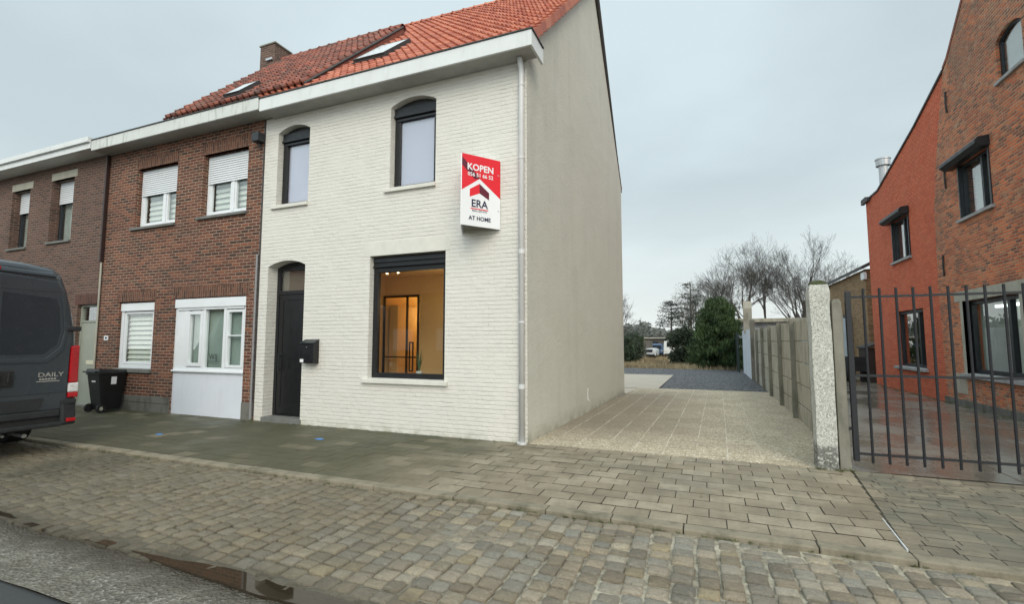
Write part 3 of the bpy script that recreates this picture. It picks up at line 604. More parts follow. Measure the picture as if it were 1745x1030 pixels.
# upper windows
for (x0, x1, z0, zs, zc) in (W1, W2):
    o = MB(TF); o.wall(arch(x0, x1, z0, zs, zc), [[(x0+.12, z0+.08), (x1-.12, z0+.08), (x1-.12, zs-.22), (x0+.12, zs-.22)]], -.14, -.20); fr = o.build('window', M['black'], H, bevel=.004)
    b = MB(TF); b.box(x0+.005, x1-.005, -.139, -.085, zs-.17, zs-.13); b.box(x0+.005, x1-.005, -.139, -.11, zs-.13, zs+.02); b.box(x0+.04, x1-.04, -.139, -.125, zs-.235, zs-.19); b.build('shutter_box', M['anth'], fr, bevel=.004)
    pane(TF, fr, x0+.075, x1-.075, z0+.08, zs-.22, -.17, M['glass2'])
    backing(TF, fr, x0+.05, x1-.05, z0+.05, zs-.2, -.205, M['lilac'], 'blind')
    sill(TF, fr, x0-.10, x1+.02, z0-.075, z0-.005, -.14, .055, M['wplain'])
# front door
x0, x1, z0, zs, zc = DO
b = MB(TF); b.wall(arch(x0, x1, .10, zs, zc), [[(x0+.07, .13), (x1-.07, .13), (x1-.07, 2.58), (x0+.07, 2.58)], [(x0+.07, 2.66), (x1-.07, 2.66), (x1-.07, zs-.06), (x0+.07, zs-.06)]], -.24, -.30); dr = b.build('door', M['black'], H, bevel=.004)
b = MB(TF); b.box(x0+.075, x1-.075, -.285, -.262, .135, 2.575); ring(b, x0+.075, x1-.075, .135, 2.575, .11, -.262, -.252); b.box(x0+.2, x1-.2, -.262, -.256, .22, .34); b.build('door_leaf', M['black'], dr, bevel=.003)
pane(TF, dr, x0+.07, x1-.07, 2.66, zs-.06, -.275, M['glass2'])
backing(TF, dr, x0+.05, x1-.05, 2.6, zs, -.36, paint('hall_wall', (.20, .17, .13), .8, .1, 1), 'hall_ceiling')
b = MB(TF); b.tube([(x0+.16, -.20, 1.0), (x0+.16, -.20, 1.35)], .012, 8); b.box(x0+.15, x0+.17, -.252, -.20, 1.03, 1.05); b.box(x0+.15, x0+.17, -.252, -.20, 1.30, 1.32); b.build('handle', M['anth'], dr)
b = MB(TF); b.box(-8.38, -7.33, -.30, .02, -.02, .095); b.build('doorstep', M['stone'], H, bevel=.006)
# shop-size window
x0, x1, z0, z1, _ = W3
b = MB(TF); ring(b, x0, x1, z0, z1-.19, .105, -.20, -.12); b.box(x0, x1, -.2, -.11, z1-.19, z1-.012); fr = b.build('window', M['black'], H, bevel=.004)
b = MB(TF); b.box(x0+.01, x1-.01, -.109, -.085, z1-.11, z1-.03); b.build('shutter_box', M['anth'], fr, bevel=.003); b = MB(TF); b.box(x0+.01, x1-.01, -.109, -.07, z1-.20, z1-.18); b.build('shutter_slot', M['anth'], fr, bevel=.003)
pane(TF, fr, x0+.085, x1-.085, z0+.085, z1-.275, -.16)
sill(TF, fr, x0-.11, x1+.07, z0-.075, z0-.004, -.12, .06, M['wplain'])
# lit room behind it
b = MB(); rx0, rx1, ry1, rz1 = -7.34, -2.98, 9.75, 3.16
b.box(rx0-.05, rx0, 7.53, ry1, .05, rz1); b.box(rx1, rx1+.05, 7.53, ry1, .05, rz1); b.box(rx0, rx1, 7.53, 12.8, rz1, rz1+.05)
b.box(-6.32, rx1, ry1, ry1+.08, .1, rz1); b.box(rx0, -6.32, ry1, ry1+.08, 2.72, rz1); b.box(rx0, -6.0, 12.75, 12.8, .1, rz1); b.box(-6.05, -6.0, ry1+.08, 12.75, .1, rz1); b.box(rx0-.05, rx0, ry1, 12.8, .1, rz1)
b.box(-7.29, -7.05, 9.9, 11.2, .1, 2.5)
b.build('lit_room', M['room'], H)
b = MB(); b.box(rx0, rx1, 7.53, 12.8, .04, .09); b.build('room_floor', M['roomfloor'], H)
b = MB()
for (a, c) in ((-7.33, -7.29), (-6.67, -6.63), (-6.36, -6.32)): b.box(a, c, 9.70, 9.745, .1, 2.72)
b.box(-7.29, -6.36, 9.70, 9.74, 2.67, 2.72); b.box(-7.29, -6.36, 9.705, 9.735, 1.22, 1.25); b.box(-6.52, -6.49, 9.62, 9.64, .9, 1.6); b.box(-6.43, -6.40, 9.62, 9.64, .9, 1.6); b.box(-6.49, -6.43, 9.62, 9.64, 1.57, 1.6); b.box(-6.49, -6.43, 9.62, 9.64, .9, .93)
b.build('inner_door', M['black'], H)
b = MB()
for x, y in ((-6.72, 9.0), (-6.42, 9.0)): b.tube([(x, y, rz1-.012), (x, y, rz1-.001)], .018, 10)
b.each('ceiling_spot', M['led'], H)
# drainpipe at the corner
b = MB(); px = -2.735; b.tube([(px, 7.165, .02), (px, 7.165, 6.05), (px, 7.16, 6.15), (px, 7.08, 6.31)], .047, 14); 
dp = b.build('drainpipe', M['pipe'], H, smooth=True)
b = MB()
for z in (.86, 3.02): b.tube([(px, 7.165, z), (px, 7.165, z+.07)], .053, 14)
for z in (1.9, 4.6, 5.85): b.tube([(px, 7.165, z), (px, 7.165, z+.025)], .055, 14); b.box(px-.012, px+.012, 7.165, 7.22, z, z+.025)
b.tube([(px, 7.165, .0), (px, 7.165, .035)], .08, 14); b.each('collar', M['pipe'], dp, smooth=False)
b = MB(); b.box(-2.60, -2.575, 10.9, 10.96, .42, .47); b.tube([(-2.565, 10.93, .30), (-2.545, 10.93, .30), (-2.535, 10.93, .24)], .012, 8); b.tube([(-2.565, 10.93, .52), (-2.535, 10.93, .52)], .014, 8); b.box(-2.58, -2.55, 10.91, 10.95, .28, .54); b.build('garden_tap', M['pipe'], H)
# mailbox
t = thing('mailbox', 'black metal mailbox with small white sticker beside the black front door', 'mailbox', (-7.1, 7.215, 1.2))
b = MB(); b.prism([(7.215, 1.19), (7.215, 1.63), (7.19, 1.63), (7.07, 1.57), (7.07, 1.19)], -7.27, -6.93, 'x'); b.build('body', M['black'], t, bevel=.006)
b = MB(); b.hexa([(-7.275, 7.05, 1.565), (-6.925, 7.05, 1.565), (-6.925, 7.215, 1.636), (-7.275, 7.215, 1.636), (-7.275, 7.05, 1.580), (-6.925, 7.05, 1.580), (-6.925, 7.215, 1.650), (-7.275, 7.215, 1.650)]); b.build('lid', M['anth'], t, bevel=.003)
b = MB(); b.box(-7.255, -7.17, 7.066, 7.069, 1.21, 1.27); b.build('sticker', M['signwhite'], t); b = MB(); b.tube([(-7.1, 7.07, 1.50), (-7.1, 7.062, 1.50)], .012, 10); b.build('lock', M['silver'], t)
# estate agent sign, a V-shaped board
A = Vector((-3.56, 6.64, 0)); Bw = Vector((-3.14, 7.21, 0)); Cw = Vector((-3.84, 7.21, 0)); zb, zt = 3.46, 4.63
sg = thing('estate_agent_sign', 'red and white V-shaped sale board mounted on the white facade', 'sign', (-3.56, 7.21, 3.49))
b = MB()
def plate(p, q, th=.012):
    d = (q-p).normalized(); n_ = Vector((d.y, -d.x, 0))*th
    b.hexa([tuple(p+Vector((0, 0, zb))), tuple(q+Vector((0, 0, zb))), tuple(q+n_+Vector((0, 0, zb))), tuple(p+n_+Vector((0, 0, zb))), tuple(p+Vector((0, 0, zt))), tuple(q+Vector((0, 0, zt))), tuple(q+n_+Vector((0, 0, zt))), tuple(p+n_+Vector((0, 0, zt)))])
ux = (Bw-A).normalized(); nn = Vector((ux.y, -ux.x, 0)); LW = (Bw-A).length
def sm(off):       # matrix: local x along the board, y up, z outward
    m = Matrix.Identity(4); o_ = A+nn*off
    for i, v in enumerate((ux, Vector((0, 0, 1)), nn)): m[0][i], m[1][i], m[2][i] = v.x, v.y, v.z
    m[0][3], m[1][3], m[2][3] = o_.x, o_.y, zb; return m
plate(A, Bw); plate(Cw, A)
b.prism([(A.x+.01, A.y+.03), (Bw.x-.02, Bw.y), (Cw.x+.02, Cw.y)], zt-.02, zt-.008, 'z')
bd = b.build('board', M['signwhite'], sg)
Hh = zt-zb
b = MB(); b.prism([(A.x+.01, A.y+.03), (Bw.x-.02, Bw.y), (Cw.x+.02, Cw.y)], zb+.03, zb+.038, 'z'); b.build('added_shade_plate', M['post'], sg)  # added dark plate; its colour stands for the shade inside the V
def face(name, polys, mat, off, par=bd):
    m = sm(off); b = MB(lambda x, y, z: tuple(m @ Vector((x, y, z))))
    for p in polys: b.prism([(u*LW, (1-v)*Hh) for u, v in p], 0, .001, 'z')
    return b.build(name, mat, par)
face('red_field', [[(0, 0), (1, 0), (1, .56), (.45, .32), (0, .515)]], M['signred'], .0125)
face('dark_shade', [[(0, .05), (.10, .10), (.46, .315), (.33, .34), (.0, .16)]], M['signmaroon'], .0137)
face('logo_red', [[(.20, .488), (.45, .39), (.45, .527), (.20, .597)]], M['signred'], .0125)
face('logo_dark', [[(.45, .39), (.70, .50), (.70, .605), (.45, .527)]], M['signmaroon'], .0125)
face('logo_bar', [[(.22, .748), (.68, .748), (.68, .763), (.22, .763)]], M['signred'], .0125)
def stext(s_, u, v, size, mat, off=.0, sx=1.0, o=.0155):
    text(s_, size, sm(o) @ Matrix.Translation((u*LW, (1-v)*Hh, 0)), mat, 'lettering', bd, off, sx=sx)
stext('KOPEN', .475, .212, .150, M['signwhite'], .004, 1.0); stext('056 51 66 52', .475, .298, .088, M['signwhite'], .0015, 1.0)
stext('ERA', .45, .73, .175, M['signnavy'], .003, .98); stext('REAL ESTATE', .45, .795, .042, M['signnavy'], 0, 1.1); stext('AT HOME', .46, .915, .092, M['signnavy'], .0022, 1.0)
b = MB(); m = sm(.012)
for v in (.22, .74):
    p = m @ Vector((.945*LW, (1-v)*Hh, 0)); b.tube([tuple(p), tuple(p+nn*.006)], .012, 10)
b.each('screw', M['silver'], sg)
# the other face (turned away): same red and white
u2 = (A-Cw).normalized(); n2 = Vector((u2.y, -u2.x, 0)); L2 = (A-Cw).length
b = MB(lambda x, y, z: tuple(Cw+u2*x+n2*(.0125+z)+Vector((0, 0, zb+y)))); b.prism([(0, Hh), (L2, Hh), (L2, Hh*.485), (L2*.55, Hh*.68), (0, Hh*.44)], 0, .001, 'z'); b.build('red_field', M['signred'], bd)
# ------------------------------------------------------------------ BRICK HOUSE next door
H2 = thing('brick_house', 'brown brick terraced house with white shutters, joined to the white house', 'house', (-11.3, 7.22, 0))
BX0, BX1 = -14.02, XL-.004
b1 = (-12.87, -11.38, 4.36, 5.83); b2 = (-10.50, -9.08, 4.40, 5.84); b3 = (-13.25, -11.92, .95, 2.56); b4 = (-11.20, -8.95, .0, 2.58)
h = lambda q: [(q[0], q[2]), (q[1], q[2]), (q[1], q[3]), (q[0], q[3])]
b = MB(TF); b.wall([(BX0, -.1), (b4[0], -.1), (b4[0], b4[3]), (b4[1], b4[3]), (b4[1], -.1), (BX1, -.1), (BX1, 6.40), (BX0, 6.40)], [h(b1), h(b2), h(b3)], 0, -.30); b.build('wall', M['brown'], H2)
b = MB(TF)
for q, e in ((b1, .0), (b2, .0), (b3, .0), (b4, .04)): b.box(q[0]-.04-e, q[1]+.04+e, -.08, .004, q[3], q[3]+.26)
b.each('soldier_course', M['browns'], H2)
b = MB(TF); b.box(-13.4, b4[0]-.0, 0, .012, -.1, .20); b.box(-13.4, b4[0], 0, .018, .204, .36); b.box(b4[1], -8.62, 0, .018, -.1, .36); b.each('plinth', M['plinth'], H2, bevel=.008)
for q in (b1, b2):
    x0, x1, z0, z1 = q; zsh = z1-.66; xm = x0+.9*(x1-x0)/1.5 if q is b1 else (x0+x1)/2+.12
    fr = frame(TF, H2, x0+.01, x1-.01, z0+.01, z1-.02, M['white'], .075, -.20, -.12, mull=(xm,))
    b = MB(TF)
    for (a, c) in ((x0+.085, xm-.042), (xm+.042, x1-.085)): ring(b, a+.002, c-.002, z0+.088, z1-.1, .05, -.19, -.135)
    b.build('sash', M['white'], fr, bevel=.004)
    pane(TF, fr, x0+.08, x1-.08, z0+.08, z1-.1)
    slats(TF, fr, x0+.03, x1-.03, zsh, z1-.02, -.10, M['white'], .052, .86, 'roller_shutter', .014)
    slats(TF, fr, x0+.1, x1-.1, z0+.1, z1-.1, -.26, M['slat'], .13, .55, 'blind', .0); cavity(TF, fr, x0, x1, z0, z1)
    backing(TF, fr, x0+.1, x1-.1, z0+.1, z1-.1, -.285, M['curtain'])
    sill(TF, fr, x0-.10, x1+.03, z0-.06, z0-.0, -.12, .06, M['stone'])
x0, x1, z0, z1 = b3
fr = frame(TF, H2, x0+.01, x1-.01, z0+.02, z1-.03, M['white'], .09, -.14, -.06)
b = MB(TF); b.box(x0+.015, x1-.015, -.10, -.035, z1-.22, z1-.031); b.build('shutter_box', M['white'], fr, bevel=.005)
b = MB(TF); ring(b, x0+.11, x1-.11, z0+.12, z1-.23, .06, -.13, -.08); b.build('sash', M['white'], fr, bevel=.004)
pane(TF, fr, x0+.1, x1-.1, z0+.11, z1-.22, -.11); slats(TF, fr, x0+.12, x1-.12, z0+.13, z1-.22, -.17, M['slat'], .115, .93, 'blind', .05); backing(TF, fr, x0+.1, x1-.1, z0+.1, z1-.1, -.24, M['dark'], 'room_box')
sill(TF, fr, x0-.05, x1+.04, z0-.07, z0+.01, -.1, .05, M['stone'])
# big window over white panel
x0, x1, z0, z1 = b4
b = MB(TF); b.box(x0+.004, x1-.004, -.10, -.035, -.02, .93); pn = b.build('shop_front_panel', M['panel'], H2, bevel=.004)
fr = frame(TF, H2, x0+.005, x1-.005, .97, z1-.02, M['white'], .07, -.12, -.03, mull=(x0+.95, x0+1.60))
b = MB(TF); b.box(x0+.01, x1-.01, -.03, .004, z1-.22, z1-.022); b.build('shutter_box', M['white'], fr, bevel=.005); b = MB(TF); b.box(x0+.0, x1-.0, -.09, .015, .935, .975); b.build('sill', M['white'], fr, bevel=.005); b = MB(TF); b.box(x0+.08, x1-.08, -.03, -.018, z1-.27, z1-.225); b.build('shutter_slot', M['white'], fr, bevel=.003)
b = MB(TF); ring(b, x0+.42, x0+.91, 1.06, z1-.3, .075, -.11, -.022); b.box(x0+.075, x0+.42, -.11, -.04, 1.04, z1-.27); b.build('sash', M['white'], fr, bevel=.004)
b = MB(TF); ring(b, x0+1.65, x1-.08, 1.05, z1-.29, .055, -.11, -.03); b.box(x0+1.70, x1-.13, -.1, -.035, 1.72, 1.745); b.build('sash', M['white'], fr, bevel=.004)
pane(TF, fr, x0+.45, x1-.1, 1.03, z1-.27, -.075, M['glass2'])
backing(TF, fr, x0+.05, x1-.05, 1.0, z1-.1, -.16, paint('pale_green_screen', (.36, .44, .40), .8, .12, 1.2), 'curtain')
text('WIJ', .17, Matrix.Translation((x0+1.24, YF+.070, 1.22)) @ Matrix.Rotation(rad(90), 4, 'X'), M['anth'], 'lettering', fr, 0, sx=1.0)
b = MB(TF); b.box(x0+1.07, x0+1.42, -.074, -.071, 1.17, 1.18); b.box(x0+1.1, x0+1.39, -.074, -.071, 1.13, 1.138); b.build('lettering_line', M['anth'], fr)
b = MB(); b.box(BX0-.02, -8.355, 6.80, 6.84, 6.34, 6.60); b.box(-8.395, -8.355, 6.84, 7.2, 6.38, 6.60); b.build('fascia', M['fasciaold'], H2, bevel=.006)
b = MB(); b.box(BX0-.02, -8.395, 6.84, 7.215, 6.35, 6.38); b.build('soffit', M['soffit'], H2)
b = MB(); b.box(BX0-.02, -8.35, 6.78, 6.90, 6.602, 6.62); b.build('gutter_edge', M['lead'], H2)
b = MB(); b.box(BX0, BX1-.01, 6.86, 13.5, 6.42, 6.56); b.box(BX0, BX1-.01, 13.2, 13.5, -.1, 6.42); b.build('flat_roof', M['lead'], H2)
OE0, OE1, OP0, OP1 = (-11.5, 6.92, 6.72), (-7.28, 6.92, 6.72), (-11.5, 10.2, 10.02), (-7.28, 10.2, 9.98)
rf2 = tiled('roof', M['tileold'], H2, OE0, OE1, OP0, OP1, 24, 16, 9)
b = MB(); b.prism([(6.93, 6.56), (6.93, 6.69), (10.2, 9.99), (13.4, 6.8), (13.4, 6.56)], -11.48, BX1-.012, 'x'); b.prism([(6.93, 6.61), (6.93, 6.69), (10.2, 9.96), (10.6, 9.6), (10.2, 9.80)], BX1-.01, -7.27, 'x'); b.build('roof_deck', M['tileold'], rf2, tint=True)
ridge_tiles(rf2, (-11.5, 10.2, 10.03), (-7.28, 10.2, 9.99), M['tileold'])
b = MB(); b.tube([(-7.27, 6.93, 6.73), (-7.27, 10.2, 10.0)], .03, 6); b.build('roof_edge', M['lead'], rf2)
def on_roof2(x, y): return Vector((x, y, 6.72+(y-6.92)*1.0))
skylight(H2, -9.72, -9.22, 7.12, 7.62, on_roof2, .15)
ch = MB(); ch.box(-12.40, -11.80, 10.1, 10.7, 6.5, 10.60); c_ = ch.build('chimney', M['purple'], H2)
b = MB(); b.box(-12.43, -11.77, 10.07, 10.73, 10.60, 10.65); b.build('chimney_cap', M['post'], c_, bevel=.01)
b = MB(); b.box(-12.1, -11.85, 10.04, 10.08, 10.08, 10.14); b.build('flashing', M['zinc'], c_)
# alarm box and pipe
b = MB(); b.box(-8.80, -8.60, 7.04, 7.215, 5.83, 6.02); b.tube([(-8.70, 7.16, 5.83), (-8.70, 7.16, 5.75), (-8.66, 7.2, 5.70)], .02, 6); tag(b.build('junction_box', M['anth'], bevel=.008), 'grey junction box under the stained fascia next to the white wall', 'junction box')
b = MB(); b.tube([(-8.655, 7.19, .0), (-8.655, 7.19, 3.38)], .022, 8); b.tube([(-8.655, 7.19, 3.38), (-8.655, 7.19, 3.42)], .028, 8); b.build('conduit', M['greypipe'], H2)
b = MB(); b.box(-8.628, -8.595, 7.205, 7.219, .1, 6.33); b.build('joint_strip', M['lead'], H2)
b = MB(TF); ring(b, -13.75, -13.60, 1.64, 1.75, .03, .0, .014); b.build('number_plate', M['white'], H2); b = MB(TF); b.box(-13.72, -13.63, .001, .008, 1.67, 1.72); b.build('number_plate', M['anth'], H2)
# ------------------------------------------------------------------ LEFT HOUSE
H3 = thing('brick_house', 'dull brown brick house behind the van, at the far left end of the terrace', 'house', (-17, 7.22, 0))
l1 = (-18.62, -17.68, 4.26, 5.95); l2 = (-16.60, -15.55, 4.30, 6.02); l3 = (-14.98, -14.10, -.05, 2.55)
b = MB(TF); b.wall([(-30, -.1), (l3[0], -.1), (l3[0], l3[3]), (l3[1], l3[3]), (l3[1], -.1), (BX0-.03, -.1), (BX0-.03, 6.48), (-30, 6.48)], [h(l1), h(l2), h((-18.9, -17.2, .9, 2.5))], 0, -.34); b.build('wall', M['purple'], H3)
b = MB(TF)
for q in (l1, l2): b.box(q[0]-.04, q[1]+.12, -.1, .004, q[3], q[3]+.20)
b.each('lintel', M['lintel'], H3, bevel=.004)
b = MB(TF); b.box(-15.1, BX0-.05, -.1, .004, 2.55, 2.80); b.each('soldier_course', M['purples'], H3)
for q in (l1, l2):
    x0, x1, z0, z1 = q
    fr = frame(TF, H3, x0+.01, x1-.01, z0+.01, z1-.01, M['anth'], .07, -.28, -.20, mull=(x1-.32,))
    pane(TF, fr, x0+.07, x1-.07, z0+.07, z1-.07, -.24, M['glass2']); slats(TF, fr, x0+.03, x1-.02, z1-.62, z1-.01, -.17, M['white'], .055, .86, 'roller_shutter', .014)
    pleats(TF, fr, x0+.05, x1-.05, z0+.05, z1-.05, -.32, M['curtain']); cavity(TF, fr, x0, x1, z0, z1, -.35)
    sill(TF, fr, x0-.05, x1+.03, z0-.06, z0-.0, -.2, .05, M['stone'])
fr = frame(TF, H3, -18.9, -17.2, .9, 2.5, M['anth'], .07, -.2, -.12); pane(TF, fr, -18.85, -17.25, .95, 2.45, -.17, M['glass2']); cavity(TF, fr, -18.9, -17.2, .9, 2.5)
x0, x1, z0, z1 = l3
dr = frame(TF, H3, x0, x1, .02, z1, M['doorgrey'], .055, -.16, -.08, trans=(2.12,), name='door')
b = MB(TF); b.box(x0+.058, x1-.058, -.13, -.10, .08, 2.09); b.build('door_leaf', M['doorgrey'], dr, bevel=.004)
b = MB(TF); b.box(x0+.35, x1-.19, -.10, -.09, 1.03, 1.13); b.build('mail_slot', paint('cream_flap', (.62, .60, .45), .4, .05, 5), dr, bevel=.003)
pane(TF, dr, x0+.05, x1-.05, 2.15, z1-.05, -.13, M['glass2']); cavity(TF, dr, x0, x1, .0, z1, -.18)
b = MB(TF); b.box(x0-.02, x1+.02, -.2, .02, -.08, .02); b.build('doorstep', M['stone'], dr)
b = MB(); b.box(-30, BX0-.035, 6.78, 6.82, 6.40, 6.55); b.box(-30, BX0-.035, 6.72, 6.82, 6.552, 6.68); b.box(-30, BX0-.035, 6.82, 7.215, 6.40, 6.44); b.build('fascia', M['fascia'], H3, bevel=.006)
b = MB(); b.box(-30, BX0-.035, 6.86, 13.5, 6.50, 6.60); b.box(-30, BX0-.04, 13.2, 13.5, -.1, 6.5); b.box(-30, -29.7, 7.5, 13.2, -.1, 6.5); b.build('flat_roof', M['lead'], H3)
b = MB(); b.box(BX0-.03, BX0+.03, 7.13, 7.215, 3.60, 6.36); b.build('drainpipe', M['brownpipe'], H3, bevel=.01)
b = MB(); b.tube([(BX0-.01, 7.185, -.05), (BX0-.01, 7.185, 3.6)], .022, 8); b.build('conduit', M['lintel'], H3)
# ------------------------------------------------------------------ RIGHT HOUSE
H4 = thing('orange_brick_house', 'old orange brick gabled house with red painted rear wing beyond the gate', 'house', (5.9, 12, 0))
rB = (13.48, 14.92, 4.60, 5.95); rC = (12.02, 12.92, 7.10, 7.95, 8.10); rE = (12.85, 15.2, .82, 2.60)
rD = (17.58, 19.82, .80, 2.60); rA = (18.15, 19.62, 4.25, 5.60)
def TRr(u, d, z): return (5.9-d, u, z)
old_out = [(6.4, -.1), (16.35, -.1), (16.45, 3.0), (16.35, 5.2), (16.0, 6.6), (15.55, 7.9), (15.3, 8.60), (15.0, 8.80), (11.0, 12.75), (6.4, 8.1)]
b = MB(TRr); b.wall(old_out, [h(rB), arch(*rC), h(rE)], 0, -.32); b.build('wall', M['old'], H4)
red_out = [(16.352, -.1), (22.2, -.1), (22.2, 7.04), (20.75, 7.04), (17.3, 7.95), (15.32, 8.60), (15.56, 7.9), (16.01, 6.6), (16.355, 5.2), (16.455, 3.0)]
b = MB(TRr); b.wall(red_out, [h(rA), h(rD)], -.012, -.33); b.build('rear_wing_wall', M['red'], H4)
b = MB(); b.box(6.24, 13, 6.4, 6.7, -.1, 8.0); b.box(6.24, 13, 15.9, 16.2, -.1, 8.0); b.box(6.24, 11, 21.9, 22.19, -.1, 7.0); b.build('wall', M['red'], H4)
b = MB(); b.prism([(6.1, 7.85), (11.0, 12.78), (15.02, 8.80), (15.3, 8.66), (15.3, 8.74), (15.06, 8.88), (11.0, 12.92), (6.1, 8.05)], 5.89, 13.2, 'x'); rf4 = b.build('roof', M['tileold'], H4, tint=True)
b = MB(); b.prism([(15.3, 8.61), (17.3, 7.96), (20.75, 7.05), (22.3, 7.05), (22.3, 7.11), (20.76, 7.11), (17.3, 8.02), (15.3, 8.68)], 5.875, 11, 'x'); b.build('verge_trim', M['lead'], H4)
b = MB(); b.box(5.80, 11, 21.85, 22.4, 7.05, 7.16); b.box(5.80, 5.9, 21.6, 22.4, 6.96, 7.05); b.build('gutter_edge', M['lead'], H4)
b = MB(); b.tube([(6.1, 20.7, 6.9), (6.1, 20.7, 7.95)], .14, 16); fl = b.build('flue', M['zinc'], H4, smooth=False)
b = MB(); b.tube([(6.1, 20.7, 7.95), (6.1, 20.7, 8.17)], .22, 16); b.tube([(6.1, 20.7, 8.17), (6.1, 20.7, 8.21)], .24, 16); b.build('flue_cap', M['zinc'], fl)
b = MB(TRr)                                        # concrete surround of the big ground window
x0, x1, z0, z1 = rE
b.box(x0-.28, x1+.38, -.05, .012, z1, z1+.25); b.box(x1, x1+.13, -.15, .010, z0, z1); b.box(x0-.13, x0, -.15, .010, z0, z1); b.build('window_surround', M['lintel'], H4, bevel=.006)
b = MB(TRr); b.box(15.25, 15.95, -.02, .006, .30, .80); b.build('stone_patch', concrete('pale_patch', (.36, .33, .27), (.5, .47, .4), 6, (.2, .12, .07), .7), H4, bevel=.01)
fr = frame(TRr, H4, x0+.002, x1-.002, z0+.02, z1-.002, M['anth'], .10, -.24, -.14, mull=(13.55,)); pane(TRr, fr, x0+.1, x1-.1, z0+.1, z1-.1, -.19, M['glass']); 
backing(TRr, fr, x0, x1, z0, z1, -.8, paint('pale_green_room', (.50, .57, .50), .8, .15, 1), 'room_box')
b = MB(TRr); b.box(x0, x1, -.79, -.34, z1, z1+.02); b.box(x0, x1, -.79, -.34, z0-.02, z0); b.box(x1, x1+.02, -.79, -.34, z0, z1); b.box(x0-.02, x0, -.79, -.34, z0, z1); b.build('room_box', M['curtain'], fr)
b = MB(TRr); b.box(13.75, 14.7, -.52, -.40, z1-.20, z1-.14); b.build('strip_lamp', emit_mat('fluorescent', (.9, 1, .95), 3.0), fr)
pleats(TRr, fr, x0+.05, 13.5, z0+.05, z1-.05, -.30, M['curtain'])
sill(TRr, fr, x0-.15, x1+.20, z0-.10, z0+.0, -.14, .07, M['sillgrey'])
for q, mull, boxz in ((rB, (14.0,), 6.0), (rA, (18.75,), 5.66)):
    x0, x1, z0, z1 = q
    fr = frame(TRr, H4, x0+.002, x1-.002, z0+.002, z1-.002, M['anth'], .075, -.16, -.07, mull=mull); pane(TRr, fr, x0+.07, x1-.07, z0+.07, z1-.07, -.12, M['glass2'])
    pleats(TRr, fr, x0+.05, x1-.05, z0+.05, z1-.05, -.30, M['curtain']); cavity(TRr, fr, x0, x1, z0, z1, -.34)
    b = MB(TRr); pr = [(.0, z1-.02), (.16, z1-.02), (.26, z1+.06), (.26, z1+.13), (.20, z1+.20), (.0, z1+.22)]
    b.add([(x0-.06, d, z) for d, z in pr]+[(x1+.30, d, z) for d, z in pr], [tuple(range(5, -1, -1)), tuple(range(6, 12))]+[(i, (i+1) % 6, 6+(i+1) % 6, 6+i) for i in range(6)]); b.build('shutter_box', M['anth'], fr, bevel=.006)
    b = MB(TRr); b.box(x0-.0, x0+.05, -.07, .02, z0, z1-.02); b.box(x1-.05, x1, -.07, .02, z0, z1-.02); b.each('shutter_rail', M['anth'], fr)
    sill(TRr, fr, x0-.06, x1+.12, z0-.07, z0+.0, -.07, .07, M['sillgrey'])
x0, x1, z0, z1 = rD
fr = frame(TRr, H4, x0+.002, x1-.002, z0+.002, z1-.002, M['anth'], .10, -.22, -.12, mull=(18.25,)); pane(TRr, fr, x0+.1, x1-.1, z0+.1, z1-.1, -.17, M['glass']); cavity(TRr, fr, x0, x1, z0, z1)
sill(TRr, fr, x0-.1, x1+.15, z0-.08, z0, -.12, .09, M['sillgrey'])
x0, x1, z0, zs, zc = rC
b = MB(TRr); b.wall(arch(x0, x1, z0, zs, zc), [arch(x0+.06, x1-.06, z0+.06, zs-.02, zc-.05)], -.06, -.12); fr = b.build('window', M['anth'], H4); b = MB(TRr); b.wall(arch(x0+.03, x1-.03, z0+.03, zs, zc-.03), [], -.09, -.096); b.build('pane', M['glass2'], fr)
backing(TRr, fr, x0-.05, x1+.05, z0-.05, zc+.05, -.14, paint('grey_blind', (.33, .35, .33), .7, .1, 3), 'blind'); sill(TRr, fr, x0-.05, x1+.06, z0-.07, z0, -.16, .06, M['sillgrey'])
b = MB(TRr)
for (y, z) in ((15.2, 7.75), (15.55, 5.85), (16.0, 3.62)): b.tube([(y, .02, z-.28), (y-.02, .035, z), (y, .02, z+.28)], .022, 6)
b.each('wall_anchor', M['lead'], H4)
b = MB(TRr); b.box(6.4, 16.5, .0, .02, -.1, .16); b.build('plinth', M['plinth'], H4, bevel=.01)
# ------------------------------------------------------------------ driveway wall
WL = thing('panel_wall', 'weathered concrete panel wall with slim posts along the right side of the driveway', 'wall', (1.77, 10, 0))
ys = [(1.60, 7.42), (1.68, 9.45), (1.725, 11.75), (1.74, 13.9), (1.75, 16.1), (1.765, 18.3), (1.785, 20.5), (1.80, 22.2)]
for i in range(len(ys)-1):
    (xa, ya), (xb, yb) = ys[i], ys[i+1]
    b = MB(); z = -.02; hs = [.36, .42, .44, .42, .44]
    for k, hh in enumerate(hs):
        j = R.uniform(-.004, .004); b.hexa([(xa+j, ya, z), (xb+j, yb, z), (xb+.05+j, yb, z), (xa+.05+j, ya, z), (xa+j, ya, z+hh-.016), (xb+j, yb, z+hh-.016), (xb+.05+j, yb, z+hh-.016), (xa+.05+j, ya, z+hh-.016)]); z += hh
    b.build('panel', M['conc'], WL, bevel=.014)
    if i > 0:
        b = MB(); b.box(xa-.09, xa+.09, ya-.05, ya+.05, -.05, 2.09+R.uniform(-.02, .02)); b.build('post', M['post'], WL, bevel=.012)
t = thing('gate_pillar', 'tall flaking white roughcast pillar with moss on top', 'pillar', (1.36, 7.3, 0))
b = MB()
vs = []; n = 26; ring_ = [(-.5, -.5), (0, -.5), (.5, -.5), (.5, 0), (.5, .5), (0, .5), (-.5, .5), (-.5, 0)]
